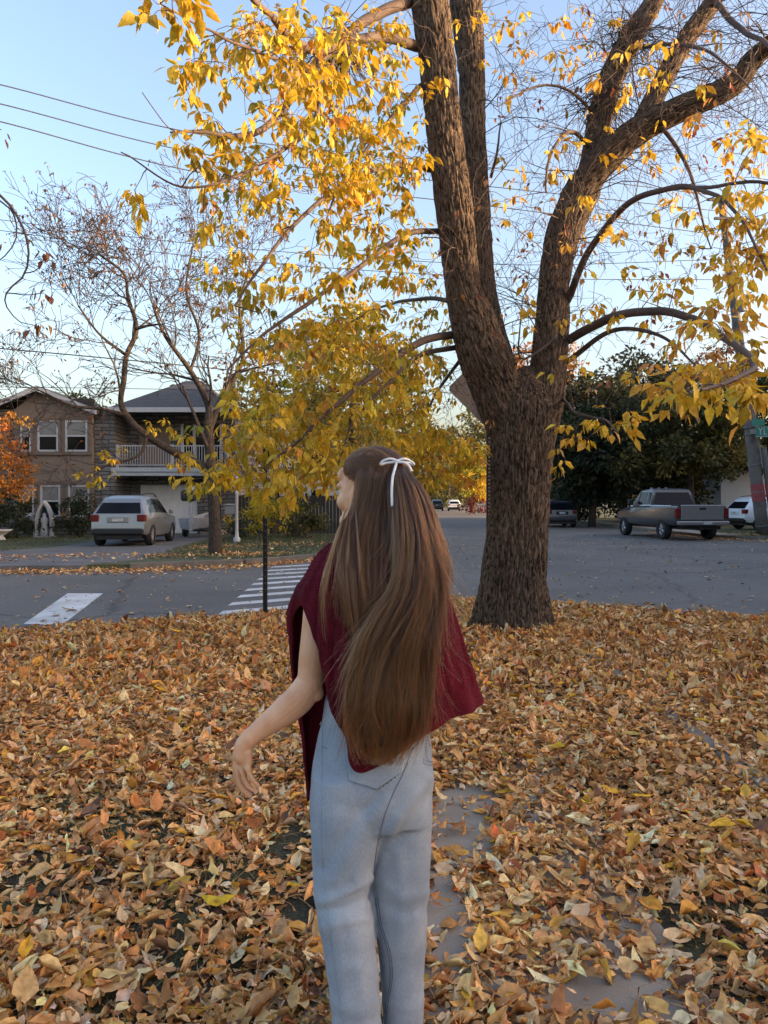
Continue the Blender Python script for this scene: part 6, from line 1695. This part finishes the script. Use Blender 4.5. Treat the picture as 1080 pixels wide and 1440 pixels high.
# solid core under the strands so the mass is not see-through
Hc = MB()
def core(rows, n=28):
    V = []
    a = np.arange(n) / n * 2 * math.pi
    for y, xl, xr, d, th in rows:
        c = PX((xl + xr) / 2, y, d); V.append(np.stack([c[0] + (xr - xl) / 2 / F * d * np.cos(a), c[1] + th * np.sin(a), np.full(n, c[2])], 1))
    k = len(rows); V = np.concatenate(V + [V[0].mean(0)[None], V[-1].mean(0)[None]])
    Hc.add(V, [(i_ * n + j_, i_ * n + (j_ + 1) % n, (i_ + 1) * n + (j_ + 1) % n, (i_ + 1) * n + j_) for i_ in range(k - 1) for j_ in range(n)], [(k * n, (j_ + 1) % n, j_) for j_ in range(n)] + [(k * n + 1, (k - 1) * n + j_, (k - 1) * n + (j_ + 1) % n) for j_ in range(n)])
rr = [(y, a_ + (c_ - a_) * .12, c_ - (c_ - a_) * .12, d, th * .62) for y, a_, c_, d, th in zip(YS, XL, XR, DC, TH)][:-1]
core(list(map(tuple, crom(np.array(rr), 60))))
core(list(map(tuple, crom(np.array([(y, a_ + 9, c_ - 5, d + .018 + q_, .018) for y, a_, c_, d, q_ in zip(YS2[:7], XL2, XR2, DC2, (.10, .08, .05, .02, .004, 0, 0))]), 30))))
Hc.ell(HC + RH @ np.array([0, -.021, .036]), (.0745, .089, .086), 32, 20, RH)
hair = Hc.build('hair', M_hairbase, person, smooth=True)
ks = len(strands); pos = np.concatenate(strands).astype(np.float32); rd = np.concatenate(radii_).astype(np.float32)
hc = bpy.data.hair_curves.new('hair_strands'); hc.add_curves([NPT] * ks)
hc.points.foreach_set('position', pos.ravel())
ra = hc.attributes.get('radius') or hc.attributes.new('radius', 'FLOAT', 'POINT'); ra.data.foreach_set('value', rd)
ta = hc.attributes.new('tint', 'FLOAT', 'POINT'); ta.data.foreach_set('value', np.repeat(np.array(tints, np.float32), NPT))
hc.materials.append(M_hair)
hs = bpy.data.objects.new('hair_strands', hc); link(hs, hair)

# --- white ribbon bow
def ribbon(name, pts, w, flat=(0, -1, .3)):
    q = crom(np.array([PX(*p) for p in pts]), 40); T_ = nrm(np.gradient(q, axis=0)); n0 = nrm(np.array(flat, float))
    s_ = nrm(np.cross(T_, n0)); wd = np.full(40, w) ; wd[:2] *= .8
    V = np.concatenate([q + s_ * wd[:, None] / 2, q + s_ * .0 + np.cross(s_, T_) * .0008, q - s_ * wd[:, None] / 2])
    Q = [(i_, i_ + 1, 40 + i_ + 1, 40 + i_) for i_ in range(39)] + [(40 + i_, 41 + i_, 81 + i_, 80 + i_) for i_ in range(39)]
    o = mesh_np(name, V, Q, M_ribbon, bow); md = o.modifiers.new('t', 'SOLIDIFY'); md.thickness = .0006
bow = MB(); bow.ell(PX(559, 648.5, 1.985), (.005, .005, .0045), 14, 10); bow = bow.build('hair_bow', M_ribbon, person, smooth=True)
ribbon('bow_loop', [(559, 648, 1.985), (549, 645, 1.985), (539, 648, 1.99), (535, 653, 1.995), (543, 651, 2.0), (553, 650, 1.995), (559, 649, 1.99)], .0062)
ribbon('bow_loop', [(559, 648, 1.985), (568, 645, 1.985), (577, 648, 1.995), (583, 654, 2.005), (575, 651, 2.01), (566, 650, 2.0), (559, 649, 1.99)], .0062)
ribbon('bow_tail', [(558, 650, 1.982), (555, 660, 1.972), (552, 672, 1.965), (551, 690, 1.957), (551.5, 712, 1.948)], .0068)
ribbon('bow_tail', [(560, 650, 1.982), (568, 650, 1.975), (575, 655, 1.975), (579, 663, 1.975)], .0068)
# ------------------------------------------------------------------ fallen leaves
M_litter = leaf_mat('dry_leaf', .12, .7)
M_blade = leaf_mat('grass_blade', .2, .6)
TAN = [(6, (.76, .41, .155)), (4.5, (.68, .32, .10)), (5, (.82, .51, .23)), (1.8, (.40, .175, .06)), (3.6, (.84, .60, .34)), (2.2, (.72, .33, .07)), (1.0, (.66, .36, .06)), (.8, (.2, .095, .05)), (.9, (.5, .15, .045))]
YEL = [(4, (.78, .44, .03)), (3, (.70, .36, .03)), (2, (.78, .52, .12)), (1, (.6, .24, .03))]
gaps = [  # px, py, rx, ry(px): where the concrete shows between the leaves
    (645, 1170, 38, 34), (620, 1300, 34, 65), (850, 1415, 70, 28), (402, 1185, 26, 26), (655, 1130, 40, 14), (420, 1290, 22, 30)]
grass = [(905, 1320, 110, 40), (1000, 1295, 90, 35), (800, 1230, 50, 22), (60, 1250, 70, 45), (165, 1170, 70, 22), (470 * .5, 1310, 60, 35), (320, 1240, 60, 20), (200, 1400, 45, 45), (980, 1420, 90, 30), (110, 1130, 40, 16), (760, 1155, 40, 12)]
def gpt(px, py):
    d = EYE * F / (py - HY); return (px - CX) / F * d, d
def inside(P, lst, soft=.35):
    m = np.zeros(len(P))
    for px, py, rx, ry in lst:
        x, d = gpt(px, py); rxw = rx / F * d; ryw = ry * d * d / (EYE * F)
        q = np.hypot((P[:, 0] - x) / rxw, (P[:, 1] - d) / ryw) + .25 * noise3(np.stack([P[:, 0] * 7, P[:, 1] * 7, P[:, 0] * 0 + px], 1))
        m = np.maximum(m, np.clip((1 + soft - q) / soft, 0, 1))
    return m
def litter(n, xr, yr, dens, size, tilt, hgt, table, curl, name=None, nv=5):
    P = np.stack([rng.uniform(*xr, n), rng.uniform(*yr, n)], 1)
    P = P[rng.uniform(size=n) < dens(P)]; n = len(P)
    z = ground_h(P[:, 0], P[:, 1]) + .004 + .012 * (np.abs(P[:, 0] - .38) < .7) + hgt * rng.uniform(0, 1, n) ** 1.3 * np.clip(.85 + .9 * noise3(np.stack([P[:, 0] * 1.9, P[:, 1] * 1.9, P[:, 0] * 0 + 3], 1)), .25, 1.9) 
    a = rng.uniform(0, 2 * math.pi, n); tl = rng.normal(0, tilt, n)
    A = np.stack([np.cos(a) * np.cos(tl), np.sin(a) * np.cos(tl), np.sin(tl)], 1)
    Nn = np.stack([rng.normal(0, tilt, n), rng.normal(0, tilt, n), np.ones(n)], 1)
    flip = rng.uniform(size=n) < .45; Nn[flip] *= -1
    L = size * np.clip(np.exp(rng.normal(-.06, .36, n)), .35, 1.9)
    cu = rng.normal(0, curl, n); fo = np.clip(rng.normal(.45, curl, n), -1.0, 1.25)
    p3 = np.concatenate([P, z[:, None]], 1)
    V, Q, pv = leaf_arrays(p3, A, Nn, L, L * rng.uniform(.38, .62, n), cu, fo, nv, rng.normal(0, curl * .9, n))
    V = V + rng.normal(size=V.shape) * (.045 * size)
    g = ground_h(V[:, 0], V[:, 1]) + .004
    V[:, 2] = np.where(V[:, 2] < g, g + (g - V[:, 2]) * .25, V[:, 2])
    c = colours(n, table, .2) * (1 + .22 * noise3(np.stack([P[:, 0] * 1.3, P[:, 1] * 1.3, P[:, 0] * 0 + 11], 1)))[:, None]; c = np.clip(c, .004, .95)
    # edges of a dry leaf are paler or darker than its middle
    cv = np.repeat(c, pv, 0); e = np.tile(np.array([[k % 3 != 1] for k in range(pv)]).ravel(), n)
    cv = cv * np.where(e, 1.06, .9)[:, None]
    return V, Q, cv
def base_d(P):
    e = edge_y(P[:, 0]) - P[:, 1]
    w = .5 + .5 * noise3(np.stack([P[:, 0] * 1.1, P[:, 1] * 1.1, P[:, 0] * 0], 1))
    inb = np.clip((e + .25 + .55 * noise3(np.stack([P[:, 0] * 2.5, P[:, 1] * 2.5, P[:, 0] * 0 + 5], 1))) / .5, 0, 1)
    g1 = inside(P, gaps, .55); g2 = inside(P, grass, .6)
    tr = np.hypot(P[:, 0] - TREE[0], P[:, 1] - TREE[1]) > .36
    return inb * np.clip(.62 + .5 * w, 0, 1) * (1 - .9 * g1) * (1 - .6 * g2) * tr
def cone_x(y): return .62 * y + 1.4
parts = []
def zone(y0, y1, per_m2, **k):
    x = cone_x(y1); n = int(per_m2 * 2 * x * (y1 - y0))
    def dens(P): return base_d(P) * (np.abs(P[:, 0]) < cone_x(P[:, 1]))
    parts.append(litter(n, (-x, x), (y0, y1), dens, **k))
zone(1.3, 6, 700, size=.034, tilt=.3, hgt=.05, table=TAN, curl=.9, nv=4)
zone(1.3, 3.2, 2300, size=.064, tilt=.20, hgt=.045, table=TAN, curl=.58)
zone(3.2, 6.0, 1900, size=.066, tilt=.20, hgt=.045, table=TAN, curl=.56)
zone(6.0, 9.0, 1300, size=.078, tilt=.40, hgt=.045, table=TAN, curl=.75, nv=4)
zone(9.0, 13.2, 1000, size=.085, tilt=.36, hgt=.04, table=TAN, curl=.5, nv=4)
zone(1.3, 4.0, 26, size=.085, tilt=.12, hgt=.07, table=YEL, curl=.16)
zone(4.0, 12.0, 14, size=.09, tilt=.12, hgt=.07, table=YEL, curl=.3)
# thin spill on the road, with drifts along the far kerbs
def road_d(P):
    e = P[:, 1] - edge_y(P[:, 0])
    w = noise3(np.stack([P[:, 0] * .45, P[:, 1] * .45, P[:, 0] * 0 + 9], 1))
    return (e > -.1) * np.clip(.30 * np.exp(-np.clip(e, 0, 99) / 1.0) + .22 + .2 * w, 0.012, 1)
n = 22000; parts.append(litter(n, (-14, 18), (8, 34), road_d, size=.085, tilt=.15, hgt=.0, table=[(3, (.5, .36, .22)), (3, (.42, .27, .14)), (2, (.6, .47, .32)), (1, (.5, .33, .06))], curl=.4, nv=4))
def flat_fix(i_, z):
    V = parts[i_][0]; V[:, 2] += z
def strip(pts, n, wd, table=TAN, z=ROADZ):
    P = np.array(pts, float); sg = np.linalg.norm(np.diff(P, axis=0), axis=1); cs = np.concatenate([[0], np.cumsum(sg)])
    u = rng.uniform(0, cs[-1], n); x = np.interp(u, cs, P[:, 0]); y = np.interp(u, cs, P[:, 1])
    o_ = np.abs(rng.normal(0, wd, n)); keep = noise3(np.stack([u * .6, u * 0, u * 0 + n], 1)) + .35 > rng.uniform(-.4, .5, n)
    x, y = x[keep] + rng.normal(0, .1, keep.sum()), (y - o_)[keep]; n = len(x)
    a = rng.uniform(0, 6.28, n); L = .095 * np.clip(rng.normal(1, .25, n), .5, 1.6)
    V, Q, pv = leaf_arrays(np.stack([x, y, z + .006 + .04 * rng.uniform(0, 1, n)], 1), np.stack([np.cos(a), np.sin(a), rng.normal(0, .3, n)], 1), np.stack([rng.normal(0, .35, n), rng.normal(0, .35, n), np.ones(n)], 1), L, L * .5, rng.normal(0, .5, n), rng.normal(.3, .4, n), 4)
    V[:, 2] = np.maximum(V[:, 2], z + .003)
    parts.append((V, Q, np.repeat(colours(n, table, .2), pv, 0)))
strip([(-13, 16.6), (-8.7, 17.2), (-5.9, 17.6), (-3.5, 18.7), (-2, 20.4), (-1.3, 22.8)], 3200, .55)
strip([(-1.3, 22.8), (0, 38)], 700, .4)
strip([(13.0, 38), (13.5, 33), (14.2, 31.0), (16, 29.8), (24, 27.6)], 2400, .8)
strip([(-11, 20), (-6.5, 21)], 500, 1.2, z=.07); strip([(-6.2, 20.6), (-2.6, 21.6)], 700, .8, z=.07); strip([(-6, 24.5), (-2, 27)], 500, 1.4, z=.07)
strip([(14.5, 33), (22, 31.5)], 400, .6, z=.07)
V = np.concatenate([p[0] for p in parts]); cnt = 0; Qs = []
for p in parts: Qs.append(p[1] + cnt); cnt += len(p[0])
tag(mesh_np('fallen_leaves', V, np.concatenate(Qs), M_litter, None, col=np.concatenate([p[2] for p in parts])), 'brown and yellow fallen leaves covering the ground', 'fallen leaves', kind='stuff')

# grass blades showing between the leaves, and thin leaf stalks lying about
n = 90000; P = np.stack([rng.uniform(-5.5, 5, n), rng.uniform(1.2, 8.5, n)], 1)
dn = np.maximum(inside(P, grass, .8), .10) * (np.abs(P[:, 0]) < cone_x(P[:, 1])) * (np.abs(P[:, 0] - .38) > .66) * (P[:, 0] < 1.95)
P = P[rng.uniform(size=n) < dn]; n = len(P)
a = rng.uniform(0, 6.28, n); A = np.stack([np.cos(a) * .7, np.sin(a) * .7, rng.uniform(.3, 1.2, n)], 1)
L = rng.uniform(.03, .075, n)
V, Q, pv = leaf_arrays(np.concatenate([P, ground_h(P[:, 0], P[:, 1])[:, None] - .003], 1), A, rng.normal(size=(n, 3)), L, np.full(n, .0045), rng.normal(-.5, .5, n), np.zeros(n), 4)
tag(mesh_np('grass', V, Q, M_blade, None, col=np.repeat(colours(n, [(3, (.085, .11, .035)), (2, (.12, .14, .045)), (1, (.22, .18, .08))], .25), pv, 0)), 'short dark green grass between the fallen leaves', 'grass', kind='stuff')
tt = Tubes()
for k in range(1500):
    y = random.uniform(1.4, 6.5); x = random.uniform(-cone_x(y), cone_x(y)) * .8
    if y > edge_y(x) - .3: continue
    h = float(ground_h(np.array([x]), np.array([y]))[0]) + random.uniform(.02, .055); a = random.uniform(0, 6.28); ln = random.uniform(.06, .17); cv = random.uniform(-.5, .5)
    s_ = np.linspace(0, 1, 6); aa = a + cv * s_
    tt.add(np.stack([x + ln * s_ * np.cos(aa), y + ln * s_ * np.sin(aa), h + random.uniform(-.02, .04) * s_ + .012 * np.sin(s_ * 3)], 1), .0011, 3)
tag(tt.build('leaf_stalks', mat('leaf_stalk', (.40, .25, .12), .7, var=.3)), 'thin pale leaf stalks lying among the fallen leaves', 'leaf stalks', kind='stuff')
for k in range(26):                     # small fallen twigs
    y = random.uniform(1.8, 7.5); x = random.uniform(-cone_x(y), cone_x(y)) * .8; a = random.uniform(0, 6.28); ln = random.uniform(.15, .45); h = float(ground_h(np.array([x]), np.array([y]))[0]) + .045
    q = np.array([[x, y, h], [x + ln * .5 * math.cos(a), y + ln * .5 * math.sin(a), h + .012], [x + ln * math.cos(a + .15), y + ln * math.sin(a + .15), h + .004]])
    b = MB(); b.tube(crom(q, 8), np.linspace(.004, .002, 8), 5); m_ = crom(q, 8)[4]; b2 = a + random.choice((-.7, .7))
    b.tube([m_, m_ + np.array([.3 * ln * math.cos(b2), .3 * ln * math.sin(b2), .006])], [.0026, .0014], 5)
    tag(b.build('fallen_twig', M_twig, None, smooth=True), 'small dark forked twig lying on the fallen leaves', 'twig', 'twigs lying among the leaves')
# short turf on the far lawns
n = 16000; P = np.concatenate([np.stack([rng.uniform(-6.3, -1.6, n // 2), rng.uniform(19.2, 33, n // 2)], 1), np.stack([rng.uniform(-18, -11, n // 4), rng.uniform(18, 31, n // 4)], 1), np.stack([rng.uniform(15, 24, n // 4), rng.uniform(30.3, 37, n // 4)], 1)]); n = len(P)
from_edge = np.interp(P[:, 0], [p[0] for p in LB[1:7]], [p[1] for p in LB[1:7]])
keep = (P[:, 1] > from_edge + .15) | (P[:, 0] > 14); P = P[keep]; n = len(P)
a = rng.uniform(0, 6.28, n); L = rng.uniform(.05, .11, n)
V, Q, pv = leaf_arrays(np.concatenate([P, np.full((n, 1), .055)], 1), np.stack([np.cos(a) * .6, np.sin(a) * .6, np.ones(n)], 1), rng.normal(size=(n, 3)), L, np.full(n, .02), rng.normal(-.4, .4, n), np.zeros(n), 3)
tag(mesh_np('far_grass', V, Q, M_blade, None, col=np.repeat(colours(n, [(3, (.07, .09, .03)), (2, (.10, .11, .04)), (1, (.16, .12, .06))], .2), pv, 0)), 'short grass on the lawns across the road', 'grass', kind='stuff')
